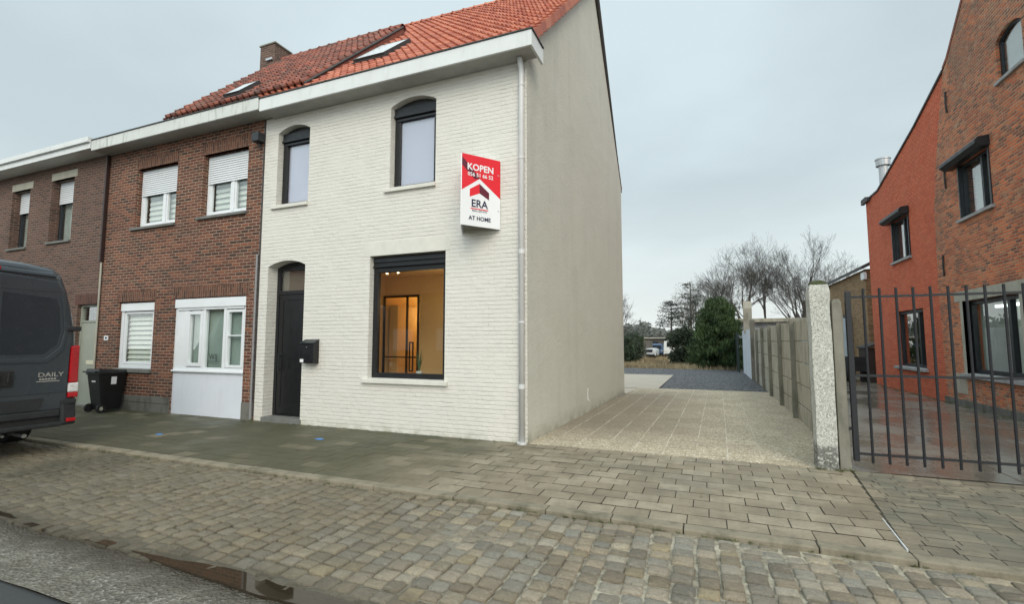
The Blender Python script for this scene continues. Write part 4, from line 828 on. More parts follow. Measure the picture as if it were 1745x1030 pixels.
for k in range(n+1):
    z = -.02+2.36*k/n; sc = 1.0 if k < n-2 else (1.06 if k < n else .9)
    for (u, v) in ring_: vs.append((1.362+u*.225*sc+.012*noise.noise(Vector((u*3, v*3, z*3))), 7.32+v*.24*sc+.012*noise.noise(Vector((u*3+5, v*3, z*3))), z))
b.add(vs, [(k*8+j, k*8+(j+1) % 8, (k+1)*8+(j+1) % 8, (k+1)*8+j) for k in range(n) for j in range(8)]+[tuple(n*8+j for j in range(8))]); b.build('shaft', M['pillar'], t)
b = MB(); vs = []
for k in range(6):
    for j in range(10):
        a = j*.6283; r_ = .11*math.cos(k/5*1.45)*(1+.35*noise.noise(Vector((j*1.3, k, 1)))); vs.append((1.37+r_*math.cos(a), 7.31+r_*.9*math.sin(a), 2.33+.075*math.sin(k/5*1.57)))
b.add(vs, [(k*10+j, k*10+(j+1) % 10, (k+1)*10+(j+1) % 10, (k+1)*10+j) for k in range(5) for j in range(10)]); b.build('moss', M['moss'], t)
b = MB(); b.add([(1.50, 7.26, -.02), (1.625, 7.26, -.02), (1.625, 7.40, -.02), (1.50, 7.40, -.02), (1.50, 7.26, 2.10), (1.61, 7.26, 2.10), (1.61, 7.40, 2.10), (1.50, 7.40, 2.10), (1.52, 7.28, 2.15), (1.59, 7.28, 2.15), (1.59, 7.38, 2.15), (1.52, 7.38, 2.15)], [(0, 1, 5, 4), (1, 2, 6, 5), (2, 3, 7, 6), (3, 0, 4, 7), (4, 5, 9, 8), (5, 6, 10, 9), (6, 7, 11, 10), (7, 4, 8, 11), (8, 9, 10, 11)])
tag(b.build('concrete_post', M['post'], bevel=.008), 'plain grey concrete post between the roughcast pillar and the gate', 'post')
# gate
G_ = thing('gate', 'dark metal bar gate with upright bars across the wet courtyard entrance', 'gate', (3.4, 7.25, 0))
b = MB(); b.box(1.645, 1.705, 7.22, 7.28, .13, 2.24); b.build('gate_stile', M['gate'], G_, bevel=.004)
b = MB(); b.box(1.705, 5.3, 7.243, 7.257, 2.15, 2.18); b.build('rail', M['gate'], G_); b = MB(); b.box(1.705, 5.3, 7.243, 7.257, 1.165, 1.195); b.build('rail', M['gate'], G_); b = MB(); b.box(1.705, 5.3, 7.243, 7.257, .205, .235); b.build('rail', M['gate'], G_)
bar = None
for k in range(20):
    x = 1.843+.1695*k
    if bar is None:
        b = MB(); b.tube([(x, 7.25, .115), (x, 7.25, 2.27)], .0155, 8); bar = b.build('bar', M['gate'], G_, smooth=False); bx = x
    else:
        c = bar.copy(); COL.objects.link(c); c.parent = G_; c.location.x = x-bx
b = MB(); b.box(5.3, 5.36, 7.22, 7.28, .13, 2.24); b.build('gate_stile', M['gate'], G_, bevel=.004)
b = MB(); b.box(1.62, 1.65, 7.235, 7.265, .5, .54); b.box(1.62, 1.65, 7.235, 7.265, 1.9, 1.94); b.each('hinge', M['gate'], G_)
# ------------------------------------------------------------------ beyond the driveway
t = thing('boundary_wall', 'short peeling white wall with a tall broken post past the concrete panels', 'wall', (1.75, 24, 0))
b = MB(); b.box(1.72, 1.85, 22.4, 27.9, -.05, 2.15); b.build('painted_wall', M['dirtywhite'], t, bevel=.01)
b = MB(); b.prism([(22.3, -.05), (22.3, 2.5), (22.36, 2.55), (22.5, 2.5), (22.5, -.05)], 1.68, 1.86, 'x'); b.build('post', M['post'], t)
b = MB(); b.prism([(25.5, 2.0), (25.45, 3.2), (25.6, 3.55), (25.75, 3.1), (25.8, 2.0)], 1.66, 2.02, 'x'); b.build('broken_post', M['conc'], t)
b = MB(); b.box(1.50, 1.56, 28.0, 30.5, -.05, 2.1); tag(b.build('screen_panel', paint('green_screen', (.02, .035, .03), .7, .2, 4)), 'dark green screen panel beside the big conifer', 'screen')
t = thing('garage', 'low white garage with flat pale roof behind the panel wall', 'garage', (4, 33, 0))
b = MB(); b.box(2.05, 6.4, 33.2, 39, -.1, 2.78); b.build('wall', M['dirtywhite'], t); b = MB(); b.box(1.72, 6.9, 32.7, 39.4, 2.79, 3.02); b.build('roof', M['conc'], t, bevel=.02); b = MB(); b.box(2.6, 5.2, 33.15, 33.19, 0, 2.3); b.build('garage_door', M['post'], t)
t = thing('brown_brick_building', 'light brown brick building with dark roof edge behind the red wing', 'building', (9, 30, 0))
b = MB(); b.box(6.35, 12, 24.5, 34, -.1, 4.70); b.build('wall', M['far'], t); b = MB(); b.prism([(6.15, 4.66), (9.2, 6.2), (12.2, 4.66), (12.2, 4.80), (9.2, 6.4), (6.15, 4.80)], 24.2, 34.2, 'y'); b.build('roof', M['lead'], t)
b = MB(); b.box(6.24, 6.345, 24.3, 24.75, 4.25, 4.55); b.build('vent_box', M['white'], t)
t = thing('storage_tank', 'pale blue upright storage tank behind the gate post', 'tank', (6.3, 27, 0))
b = MB(); b.tube([(6.1, 27, .5), (6.1, 27, 2.72)], .22, 16); b.build('body', paint('pale_blue_tank', (.42, .50, .55), .4, .08, 3), t, smooth=False); b = MB(); b.tube([(6.1, 27, 2.72), (6.1, 27, 2.8)], .2, 16); b.build('lid', M['conc'], t); b = MB(); b.box(5.85, 6.32, 26.75, 27.3, -.02, .5); b.build('stand', M['post'], t)
t = thing('garden_shed', 'small dark timber shed next to the end of the red wing', 'shed', (6.5, 25, 0))
b = MB(); b.box(5.9, 6.3, 23.2, 24.3, -.05, 1.35); b.build('wall', wood_mat('dark_shed_wood', (.03, .022, .018), (.07, .05, .04)), t); b = MB(); b.prism([(5.85, 1.33), (6.32, 1.5), (6.32, 1.57), (5.85, 1.39)], 23.1, 24.4, 'y'); b.build('roof', M['lead'], t)
t = thing('trailer', 'low dark two-wheeled trailer standing on the wet yard', 'trailer', (6.0, 23.5, 0))
b = MB(); b.box(5.3, 5.88, 23.2, 24.4, .42, .9); b.box(5.25, 5.3, 23.15, 24.45, .42, 1.0); b.box(5.3, 5.9, 23.15, 23.2, .42, 1.0); b.build('bed', M['dark'], t)
for yy in (23.5, 24.1):
    b = MB(); b.tube([(5.2, yy, .25), (5.32, yy, .25)], .25, 16); b.build('wheel', M['rubber'], t)
# vegetation
def foliage(name, mat, centre, n, shape, size, par, seed, flat=.4, up=0):
    rr = random.Random(seed); b = MB()
    for _ in range(n):
        p, bright = shape(rr); p = Vector(p)+Vector(centre); s_ = size*rr.uniform(.6, 1.3)
        d = Vector((rr.gauss(0, 1), rr.gauss(0, 1), rr.gauss(0, flat))).normalized(); a = d.orthogonal().normalized(); e = d.cross(a); ang = rr.uniform(0, 6.28); a, e = a*math.cos(ang)+e*math.sin(ang), e*math.cos(ang)-a*math.sin(ang)
        if up: a = Vector(((p.x-centre[0])*.35+rr.gauss(0, .35), (p.y-centre[1])*.35+rr.gauss(0, .35), 1)).normalized(); e = a.cross(Vector((rr.gauss(0, 1), rr.gauss(0, 1), .1))).normalized()*.6
        v = max(0, min(1, bright+rr.uniform(-.18, .18)))
        b.add([tuple(p-a*s_), tuple(p+e*s_*.35), tuple(p+a*s_), tuple(p-e*s_*.35)], [(0, 1, 2, 3)], (v, 0, 0))
    return b.build(name, mat, par, tint=True, recalc=False)
def conifer_shape(Hc, Rc, seed=0):
    clumps = []; rr = random.Random(seed)
    for _ in range(170):
        z = rr.random()**1.15*.97; a = rr.uniform(0, 6.283); env = (1-z)**.62*min(1, .72+z*2.2); clumps.append((a, z, env*Rc*rr.uniform(.72, 1.06), rr.random()))
    def f(r):
        a, z, rad_, br = r.choice(clumps); k = r.random()**.55
        x = math.cos(a)*rad_*k; y = math.sin(a)*rad_*k; zz = z*Hc+.25*k*Hc*.12
        g = .10*Hc*.35; return (x+r.gauss(0, g), y+r.gauss(0, g), max(.05, zz+r.gauss(0, g*.8))), br*.6+.3*k*k
    return f
t = thing('conifer', 'big bushy dark green conifer at the end of the dark gravel', 'tree', (.62, 31.5, 0))
foliage('crown', M['conif'], (.62, 31.5, .02), 42000, conifer_shape(4.15, 2.1, 3), .12, t, 5, 2.2, 1)
b = MB(); b.tube([(.62, 31.5, -.1), (.6, 31.5, 3.2)], [.12, .04], 8); b.build('trunk', M['bark'], t)
def blob(hx, hy, hz, nclump=60, seed=1, lo=.0):
    rr = random.Random(seed); cl = [(rr.uniform(-1, 1), rr.uniform(-1, 1), rr.uniform(lo, 1), rr.random()) for _ in range(nclump)]
    def f(r):
        c = r.choice(cl); return (c[0]*hx+r.gauss(0, hx*.16), c[1]*hy+r.gauss(0, hy*.16), max(.03, c[2]*hz*(1-.25*abs(c[0]))+r.gauss(0, hz*.07))), c[3]*.7+.2*c[2]
    return f
t = thing('shrub', 'dark rounded evergreen shrub just left of the big conifer', 'shrub', (-1.4, 36, 0)); foliage('foliage', M['hedge'], (-1.35, 36, 0), 6000, blob(1.0, .9, 2.5, 60, 4), .12, t, 8); b = MB(); b.tube([(-1.3, 36, -.1), (-1.3, 36, 1.4)], [.08, .03], 6); b.build('stem', M['bark'], t)
t = thing('hedge', 'dark green clipped hedge beside the gable at the left of the yard', 'hedge', (-6.6, 39, 0)); foliage('foliage', M['hedge'], (-5.75, 40, 0), 6000, blob(.75, 2.5, 2.35, 90, 9), .12, t, 11); b = MB(); b.box(-6.3, -5.3, 38, 42, -.1, 1.7); b.build('inner_mass', M['hedge'], t, tint=True)
t = thing('timber_fence', 'old grey timber fence with leaning posts beside the hedge', 'fence', (-6.3, 46, 0))
for k in range(9):
    b = MB(); x = -5.75+k*.06; y = 43+k*1.0; b.hexa([(x, y, -.1), (x+.05, y, -.1), (x+.05, y+.1, -.1), (x, y+.1, -.1), (x+.02, y, 1.9-.03*k), (x+.07, y, 1.9-.03*k), (x+.07, y+.1, 1.9-.03*k), (x+.02, y+.1, 1.9-.03*k)]); b.build('post', M['post'], t)
b = MB()
for k in range(8):
    x = -5.73+k*.06; y = 43.1+k; b.hexa([(x, y, .1), (x+.03, y, .1), (x+.15, y+.88, .1), (x+.12, y+.88, .1), (x, y, 1.65), (x+.03, y, 1.65), (x+.15, y+.88, 1.62), (x+.12, y+.88, 1.62)])
b.build('board', wood_mat('old_fence_wood', (.07, .06, .05), (.17, .155, .135)), t)
t = thing('outbuilding', 'small grey outbuilding with pale flat roof behind the timber fence', 'outbuilding', (-5, 54, 0)); b = MB(); b.box(-7.2, -4.3, 54, 58, -.1, 1.95); b.build('wall', wood_mat('shed_wood', (.06, .05, .04), (.14, .12, .10)), t); b = MB(); b.box(-7.4, -4.1, 53.7, 58.2, 1.95, 2.06); b.build('roof', M['conc'], t); b = MB(); b.box(-5.7, -4.9, 53.95, 53.99, .9, 1.6); b.build('window', M['vanglass'], t)
# distant vehicles
def far_car(name, label, x, y, w, hh, mat, van):
    t = thing(name, label, 'van' if van else 'car', (x, y, 0)); b = MB(); hw = w/2
    if van: prof = [(-hw, .28), (hw, .28), (hw, .9), (hw*.94, hh*.9), (hw*.85, hh), (-hw*.85, hh), (-hw*.94, hh*.9), (-hw, .9)]
    else: prof = [(-hw, .25), (hw, .25), (hw, .75), (hw*.93, .88), (hw*.72, hh*.96), (hw*.6, hh), (-hw*.6, hh), (-hw*.72, hh*.96), (-hw*.93, .88), (-hw, .75)]
    b.prism([(x+p[0], p[1]) for p in prof], y, y+3.9, 'y'); b.build('body', mat, t, bevel=.08)
    b = MB(); b.box(x-hw*.66, x+hw*.66, y-.012, y-.002, hh*.62, hh*.88); b.build('windscreen', M['vanglass'], t, bevel=.003)
    b = MB(); b.box(x-hw*.9, x+hw*.9, y-.08, y-.002, .25, .42); b.build('bumper', M['vanlow'], t, bevel=.02)
    for sx in (-1, 1):
        b = MB(); b.tube([(x+sx*(hw-.2), y+.7, .3), (x+sx*(hw-.0), y+.7, .3)], .3, 14); b.build('wheel', M['rubber'], t)
        b = MB(); b.box(x+sx*hw*.74-.1, x+sx*hw*.74+.1, y-.03, y-.002, .6, .74); b.build('headlight', M['lampwhite'], t, bevel=.01)
far_car('parked_van', 'white van parked far behind the dry grass, left of the shrub', -3.15, 50.5, 1.85, 1.75, paint('far_white', (.68, .69, .66), .4, .05, 2), True)
far_car('parked_car', 'blue car parked far off between the outbuilding and the white van', -4.95, 52, 1.6, 1.4, paint('far_blue', (.10, .16, .27), .35, .1, 2), False)
far_car('parked_car', 'low silver car parked in front of the blue car at the field edge', -5.3, 47.5, 1.5, .98, paint('far_silver', (.52, .55, .58), .35, .05, 2), False)
# bare trees
def bare_tree(name, label, x, y, hgt, spread, seed, trunk_r=.22, lean=0, up=.35, first=.25, group='bare winter trees behind the yard', depth=7):
    rr = random.Random(seed); t = thing(name, label, 'tree', (x, y, 0), group); tr = MB(); tw = MB()
    def grow(p, d, L, r, lev):
        n = 3; pts = [p]; q = p.copy(); dd = d.copy()
        for k in range(n):
            dd = (dd+Vector((rr.gauss(0, .13), rr.gauss(0, .13), rr.gauss(0, .05)+.05*up))).normalized(); q = q+dd*L/n; pts.append(q.copy())
        rs = [r*(1-.4*k/n) for k in range(n+1)]
        if lev <= 2: tr.tube(pts, rs, 6, False)
        else: tw.tube(pts[::3] if lev > 4 else pts, [max(.0065, v) for v in (rs[::3] if lev > 4 else rs)], 3, False)
        if lev >= depth: return
        nb = 3 if lev < 3 else rr.choice((3, 3, 4))
        for k in range(nb):
            i = rr.choice((1, 2, 3)) if k else 3; base = pts[i]; side = Vector((rr.gauss(0, 1), rr.gauss(0, 1), 0)).normalized()
            ang = rr.uniform(.35, .8)*(spread if lev < 3 else 1.0) if k else rr.uniform(.05, .35)
            nd = (dd*math.cos(ang)+(side-dd*side.dot(dd)).normalized()*math.sin(ang)+Vector((0, 0, up*.28))).normalized()
            grow(base, nd, L*rr.uniform(.62, .84), rs[i]*(.52 if k else .74), lev+1)
    th = hgt*first; base = [Vector((x, y, -.2)), Vector((x+lean*.4, y, th*.6)), Vector((x+lean, y, th))]; tr.tube(base, [trunk_r*1.25, trunk_r, trunk_r*.9], 8, False)
    for k in range(4):
        a = k*1.57+rr.uniform(-.4, .4); s_ = .10 if k == 0 else rr.uniform(.3, .55)*spread
        grow(base[-1], Vector((math.cos(a)*s_, math.sin(a)*s_, 1)).normalized(), hgt*(rr.uniform(.24, .28) if k == 0 else rr.uniform(.16, .24)), trunk_r*(.8 if k == 0 else .5), 1)
    tr.build('trunk', M['bark'], t, recalc=False); tw.build('crown', M['twig'], t, recalc=False)
bare_tree('bare_tree', 'wide bare tree rising above the conifer, tallest in the middle of the group', 4.0, 60, 13.4, 1.25, 11, .26)
bare_tree('bare_tree', 'dense upright bare tree nearest to the brown brick building', 9.6, 60, 13.6, .85, 23, .34, 0, .6, .16)
bare_tree('bare_tree', 'slim bare tree between the two broad bare crowns', 6.7, 66, 12.4, .6, 31, .16, 0, .8, .35, depth=6)
bare_tree('bare_tree', 'thin bare tree left of the wide crown, leaning slightly', 1.2, 64, 11.6, .9, 47, .16, .4, .5, .3, depth=6)
bare_tree('bare_tree', 'small bare tree whose twigs show beside the gable edge', -9.6, 60, 8.4, 1.0, 53, .15, 0, .4, .22, depth=6)
bare_tree('bare_tree', 'distant bare treetop low above the roof of the brown brick building', 15.5, 75, 12.0, 1.1, 61, .2, 0, .5, .3, depth=6)
bare_tree('bare_tree', 'faint low bare tree at the left rim of the group, before the dark cedar', -2.6, 72, 9.5, 1.0, 67, .15, 0, .4, .25, depth=6)
bare_tree('bare_tree', 'second distant bare treetop left of the red wing', 13.0, 80, 12.5, 1.0, 71, .2, 0, .5, .3, depth=6)
bare_tree('bare_tree', 'thin bare tree right behind the gate pillar, lower than its neighbours', 12.2, 62, 10.5, 1.0, 83, .14, 0, .5, .3, depth=6)
bare_tree('bare_tree', 'slender bare tree straight above the tip of the big conifer', 2.6, 58, 11.0, .9, 91, .15, 0, .5, .3, depth=6)
bare_tree('bare_tree', 'low spreading bare tree between the two layered evergreens', -1.0, 68, 9.8, 1.3, 97, .15, 0, .4, .2, depth=6)
# layered cedar-like evergreens
def layered(label, x, y, hgt, rmax, seed):
    rr = random.Random(seed); t = thing('cedar_tree', label, 'tree', (x, y, 0)); cl = []
    br = MB(); br.tube([(x, y, -.1), (x+.1, y, hgt*.98)], [.15, .03], 7)
    for k in range(40):
        z = hgt*(.2+.78*rr.random()); L = rmax*(1-(z/hgt)**1.6)*rr.uniform(.5, 1.1)+.3; a = rr.uniform(0, 6.28); e = Vector((x+math.cos(a)*L, y+math.sin(a)*L, z+L*.18)); br.tube([(x, y, z), tuple(e)], [.045, .012], 4, False)
        for m_ in range(3): cl.append(Vector((x, y, z)).lerp(e, rr.uniform(.45, 1.0)))
    br.build('trunk', M['bark'], t)
    def f(r): c = r.choice(cl); return (c.x+r.gauss(0, .32), c.y+r.gauss(0, .3), c.z+r.gauss(0, .08)), r.random()*.8
    foliage('crown', M['cedar'], (0, 0, 0), 2600, f, .10, t, seed+1, 1.5)
layered('dark layered evergreen with flat open branches left of the bare trees', -1.5, 52, 7.7, 2.6, 5)
layered('smaller layered evergreen at the left, above the parked white van', -3.6, 55, 6.2, 2.2, 15)
layered('dark evergreen peeping out between the conifer and the broken post', 2.1, 50, 5.4, 1.2, 25)
# dry grass and distant woodland
rr = random.Random(99); b = MB()
for _ in range(24000):
    y = 30.0+rr.random()**1.3*26; x = rr.uniform(-9.5-(y-30)*.1, 1.6); 
    n_ = noise.noise(Vector((x*.45, y*.25, 0)))
    if n_ < -.12 and rr.random() < .75: continue
    hh = rr.uniform(.06, .22)*(1+1.6*max(0, n_)); a = rr.uniform(0, 6.28); w = .018; lx, ly = rr.gauss(0, .07), rr.gauss(0, .07); c = max(0, min(1, rr.random()*.8+n_*.8))
    b.add([(x-math.cos(a)*w, y-math.sin(a)*w, -.03), (x+math.cos(a)*w, y+math.sin(a)*w, -.03), (x+lx, y+ly, hh)], [(0, 1, 2)], (c, 0, 0))
tag(b.build('dry_grass', M['drygrass'], tint=True, recalc=False), 'straw coloured dry grass behind the dark gravel', 'grass', kind='stuff')
b = MB(); b.add([(-14, 30.0, -.03), (1.6, 30.0, -.03), (1.6, 60, -.03), (-20, 60, -.03)], [(0, 1, 2, 3)]); struct(b, 'grass_ground', concrete('brown_turf', (.15, .10, .055), (.27, .20, .10), .8, (.10, .075, .04), .8, .03))
rr = random.Random(5); b = MB()
for _ in range(16000):
    x = rr.uniform(-60, 60); y = rr.uniform(110, 130); top = 5.0+2.6*noise.noise(Vector((x*.09, 0, 0)))+1.4*noise.noise(Vector((x*.4, 0, 4))); z = rr.random()*top; s_ = rr.uniform(.3, .7); d = Vector((rr.gauss(0, 1), rr.gauss(0, .3), rr.gauss(0, 1))).normalized()*s_; e = Vector((-d.z, rr.gauss(0, .2), d.x))*.5
    p = Vector((x, y, z)); b.add([tuple(p-d), tuple(p+e), tuple(p+d), tuple(p-e)], [(0, 1, 2, 3)], (rr.random(), 0, 0))
tag(b.build('distant_woodland', leaf_mat('hazy_wood', (.07, .078, .075), (.15, .155, .145)), tint=True, recalc=False), 'low hazy strip of far woodland along the horizon', 'woodland', kind='stuff')
rr = random.Random(21); b = MB()
def tuft(x, y, z, n, hh, sp):
    for _ in range(n):
        a = rr.uniform(0, 6.28); w = .004; lx, ly = rr.gauss(0, sp), rr.gauss(0, sp); ox, oy = rr.gauss(0, sp*.6), rr.gauss(0, sp*.3); h_ = hh*rr.uniform(.5, 1.2)
        b.add([(x+ox-math.cos(a)*w, y+oy-math.sin(a)*w, z), (x+ox+math.cos(a)*w, y+oy+math.sin(a)*w, z), (x+ox+lx, y+oy+ly, z+h_)], [(0, 1, 2)], (rr.random(), 0, 0))
for _ in range(60): tuft(rr.uniform(-14, -2.7), rr.uniform(7.17, 7.21), -.005, 12, .025, .02)
for _ in range(14): tuft(gx(0)+.04+rr.uniform(0, .02), rr.uniform(7.4, 15), 0, 10, .03, .02)
for x_, y_ in ((1.26, 7.18), (1.47, 7.18), (1.49, 7.2), (1.62, 7.22), (1.30, 7.19), (-8.62, 7.18), (-8.58, 7.16), (-2.75, 7.1)): tuft(x_, y_, -.01, 30, .05, .03)
for _ in range(130): tuft(rr.uniform(-9, 4), 4.482+rr.uniform(-.008, .008), -.035, 9, .022, .02)
for _ in range(120): tuft(rr.uniform(5.75, 5.86), rr.uniform(8, 22), -.0, 10, .05, .04)
tag(b.build('weeds', leaf_mat('weed_green', (.06, .075, .025), (.16, .17, .07)), tint=True, recalc=False), 'small weeds and moss growing along wall bases and the kerb', 'weeds', kind='stuff')
b = MB()
for _ in range(110):
    k = rr.random(); x, y = (rr.uniform(1.8, 5.8), 7.5+11*rr.random()**1.6) if k < .55 else ((rr.uniform(-10, 4), rr.uniform(2.6, 7.1)) if k < .9 else (rr.uniform(-2.4, 1.6), rr.uniform(7.6, 17)))
    z = .003 if k < .55 else (.008 if y > 4.7 or k > .9 else -.018); a = rr.uniform(0, 6.28); l = rr.uniform(.008, .022); c, s_ = math.cos(a)*l, math.sin(a)*l
    b.add([(x-c, y-s_, z), (x+s_*.5, y-c*.5, z+.006), (x+c, y+s_, z+.002), (x-s_*.5, y+c*.5, z+.005)], [(0, 1, 2, 3)], (rr.random(), 0, 0))
tag(b.build('fallen_leaves', leaf_mat('dead_leaf', (.035, .025, .016), (.13, .085, .045)), tint=True, recalc=False), 'scattered dead leaves and crumbs on the paving and wet yard', 'leaves', kind='stuff')
# ------------------------------------------------------------------ wheelie bins
def bin_(label, x, y, rz, mat):
    t = thing('wheelie_bin', label, 'bin', (x, y, 0)); 
    c, s_ = math.cos(rz), math.sin(rz); T = lambda u, v, z: (x+(u*c-v*s_)*.84, y+(u*s_+v*c)*.84, z*.95)
    b = MB(T); b.hexa([(-.22, -.25, .05), (.22, -.25, .05), (.22, .20, .05), (-.22, .20, .05), (-.28, -.34, .93), (.28, -.34, .93), (.28, .33, .93), (-.28, .33, .93)]); b.box(-.30, .30, -.36, .35, .90, .945); b.build('body', mat, t, bevel=.015)
    b = MB(T); b.hexa([(-.31, -.38, .945), (.31, -.38, .945), (.31, .36, .945), (-.31, .36, .945), (-.27, -.34, 1.0), (.27, -.34, 1.0), (.27, .34, 1.04), (-.27, .34, 1.04)]); b.build('lid', mat, t, bevel=.012)
    b = MB(T); b.tube([(-.27, .42, .97), (.27, .42, .97)], .018, 8); b.box(-.25, -.22, .33, .43, .95, .985); b.box(.22, .25, .33, .43, .95, .985); b.build('handle', mat, t)
    for sx in (-1, 1):
        b = MB(T); b.tube([(sx*.24, .24, .10), (sx*.30, .24, .10)], .10, 14); w = b.build('wheel', M['rubber'], t); b = MB(T); b.tube([(sx*.30, .24, .10), (sx*.304, .24, .10)], .045, 10); b.build('hub', M['conc'], w)
    return t, T
t, T = bin_('black wheelie bin with white stickers standing in front of the brick house', -12.95, 6.90, rad(180), M['binb'])
b = MB(T); b.add([(-.262, .03, .66), (-.262, -.10, .66), (-.276, -.10, .84), (-.276, .03, .84), (-.255, .03, .66), (-.255, -.10, .66), (-.269, -.10, .84), (-.269, .03, .84)], [(0, 1, 2, 3), (7, 6, 5, 4), (0, 4, 5, 1), (1, 5, 6, 2), (2, 6, 7, 3), (3, 7, 4, 0)]); b.build('sticker', M['signwhite'], t)
b = MB(T); b.add([(-.08, .303, .72), (.08, .303, .72), (.08, .309, .76), (-.08, .309, .76), (-.08, .295, .72), (.08, .295, .72), (.08, .30, .76), (-.08, .30, .76)], [(3, 2, 1, 0), (4, 5, 6, 7), (0, 1, 5, 4), (1, 2, 6, 5), (2, 3, 7, 6), (3, 0, 4, 7)]); b.build('printed_number', M['signwhite'], t)
# ------------------------------------------------------------------ the van
V = thing('delivery_van', 'dark grey high-roofed van parked on the cobbles, seen from behind', 'van', (-12, 3.4, 0))
XV = -9.0; CY = 3.40
def sec(k=1.0, dz=0): # half-section (y offset, z)
    return [(.90, .42), (.985, .50), (1.0, .8), (1.0, 1.55), (.985, 1.75), (.93, 2.05), (.84, 2.40), (.76, 2.62), (.66, 2.71), (.3, 2.755), (0, 2.765)]
def section(x, sy=1.0, zt=1.0, zlow=0): 
    h_ = sec(); full = [(-a, c) for a, c in h_]+[(a, c) for a, c in reversed(h_[:-1])]
    return [(x, CY+a*sy, .42+(c-.42)*zt) for a, c in full]
secs = [(-15.2, .80, .52), (-14.6, .92, .60), (-14.0, .97, .92), (-13.2, .99, 1.0), (-11, 1, 1), (-9.25, 1.0, 1.0), (-9.10, .985, .993), (-9.03, .95, .98), (XV, .90, .955)]
b = MB(); S_ = [section(x, sy, zt) for x, sy, zt in secs]; m_ = len(S_[0])
b.add([p for s_ in S_ for p in s_], [(i*m_+j, i*m_+(j+1) % m_, (i+1)*m_+(j+1) % m_, (i+1)*m_+j) for i in range(len(S_)-1) for j in range(m_)]+[tuple(range(m_)), tuple((len(S_)-1)*m_+j for j in range(m_))])
body = b.build('body', M['van'], V, smooth=False)
bm_ = body.modifiers.new('bev', 'BEVEL'); bm_.width = .02; bm_.segments = 3; bm_.limit_method = 'ANGLE'; bm_.angle_limit = rad(25)
def TV(u, d, z): return (XV+d, CY+u, z)      # on the rear face: u to the right
# rear doors: two raised leaves
for s_ in (-1, 1):
    b = MB(TV); P_ = [(.008*s_, .60), (.86*s_, .60), (.875*s_, 1.60), (.83*s_, 1.98), (.745*s_, 2.36), (.66*s_, 2.50), (.008*s_, 2.56)]
    if s_ < 0: P_ = P_[::-1]
    b.wall(P_, [], .0, .03); d_ = b.build('rear_door', M['van'], V, bevel=.012)
    b = MB(TV); P_ = [(.06*s_, 1.42), (.55*s_, 1.42), (.70*s_, 1.56), (.735*s_, 1.75), (.70*s_, 2.10), (.66*s_, 2.24), (.06*s_, 2.30)]
    if s_ < 0: P_ = P_[::-1]
    b.wall(P_, [], .03, .034); b.build('window_panel', M['vanglass'], d_, bevel=.01)
    b = MB(TV); P_ = [(.0*s_+.02*s_, 1.36), (.58*s_, 1.36), (.74*s_, 1.52), (.78*s_, 1.75), (.74*s_, 2.12), (.70*s_, 2.28), (.74*s_, 2.28), (.785*s_, 2.12), (.825*s_, 1.75), (.785*s_, 1.48), (.61*s_, 1.30), (.02*s_, 1.30)]
    if s_ < 0: P_ = P_[::-1]
    b.wall(P_, [], .03, .042); b.build('pressed_ridge', M['van'], d_, bevel=.008)
    b = MB(TV); u0, u1 = sorted((.05*s_, .86*s_)); b.box(u0, u1, .03, .034, 2.34, 2.345); b.box(u0, u1, .03, .034, .845, .853); b.each('crease', M['vanlow'], d_)
    for z in (1.80, .70):
        b = MB(TV); u0, u1 = sorted((.80*s_, .985*s_)); b.box(u0, u1, -.06 if z > 1 else -.02, .055, z-.035, z+.035); b.build('hinge', M['vanlow'], d_, bevel=.01)
    # tail lamp
    b = MB(TV); u0, u1 = sorted((.885*s_, 1.012*s_)); b.hexa([(u0, -.22, .98), (u1, -.22, .98), (u1, .012 if s_ > 0 else .03, .98), (u0, .03 if s_ > 0 else .012, .98), (u0, -.22, 1.53), (u1, -.22, 1.55), (u1, .0 if s_ > 0 else .02, 1.55), (u0, .03 if s_ > 0 else .0, 1.53)]); tl = b.build('tail_light', M['lampred'], V, bevel=.02)
    b = MB(TV); b.box(u0-.002, u1+.002, -.2, .032, .84, .978); b.build('reversing_lens', M['lampwhite'], tl, bevel=.015)
    b = MB(TV); b.box(u0-.001, u1+.001, -.2, .032, .76, .838); b.build('lower_lens', M['lampred'], tl, bevel=.015)
    b = MB(TV); u0, u1 = sorted((.80*s_, 1.0*s_)); b.hexa([(u0, -.3, .36), (u1, -.3, .36), (u1, .06, .36), (u0, .10, .36), (u0, -.3, .74), (u1, -.3, .75), (u1, .02, .75), (u0, .05, .74)]); bc = b.build('bumper_corner', M['vanlow'], V, bevel=.03)
    b = MB(TV); u0, u1 = sorted((.86*s_, .97*s_)); b.box(u0, u1, .06, .103, .41, .46); b.build('reflector', M['lampred'], bc, bevel=.008)
    b = MB(); b.tube([(-10.35, CY+s_*.72, .36), (-10.35, CY+s_*.97, .36)], .36, 22); w = b.build('wheel', M['rubber'], V, bevel=.03); b = MB(); b.tube([(-10.35, CY+s_*.96, .36), (-10.35, CY+s_*.975, .36)], .2, 16); b.build('rim', M['zinc'], w)
    b = MB(); b.tube([(-14.0, CY+s_*.72, .36), (-14.0, CY+s_*.97, .36)], .36, 22); w = b.build('wheel', M['rubber'], V, bevel=.03); b = MB(); b.tube([(-14.0, CY+s_*.96, .36), (-14.0, CY+s_*.975, .36)], .2, 16); b.build('rim', M['zinc'], w)
b = MB(TV); b.box(-.8, .8, -.1, .05, .50, .60); b.box(-.8, .8, -.1, .12, .36, .42); b.build('rear_step', M['vanlow'], V, bevel=.015)
b = MB(TV); b.prism([(-.55, .62), (.55, .62), (.60, .78), (-.60, .78)], .031, .04, 'y'); b.build('licence_recess', M['vanlow'], V)
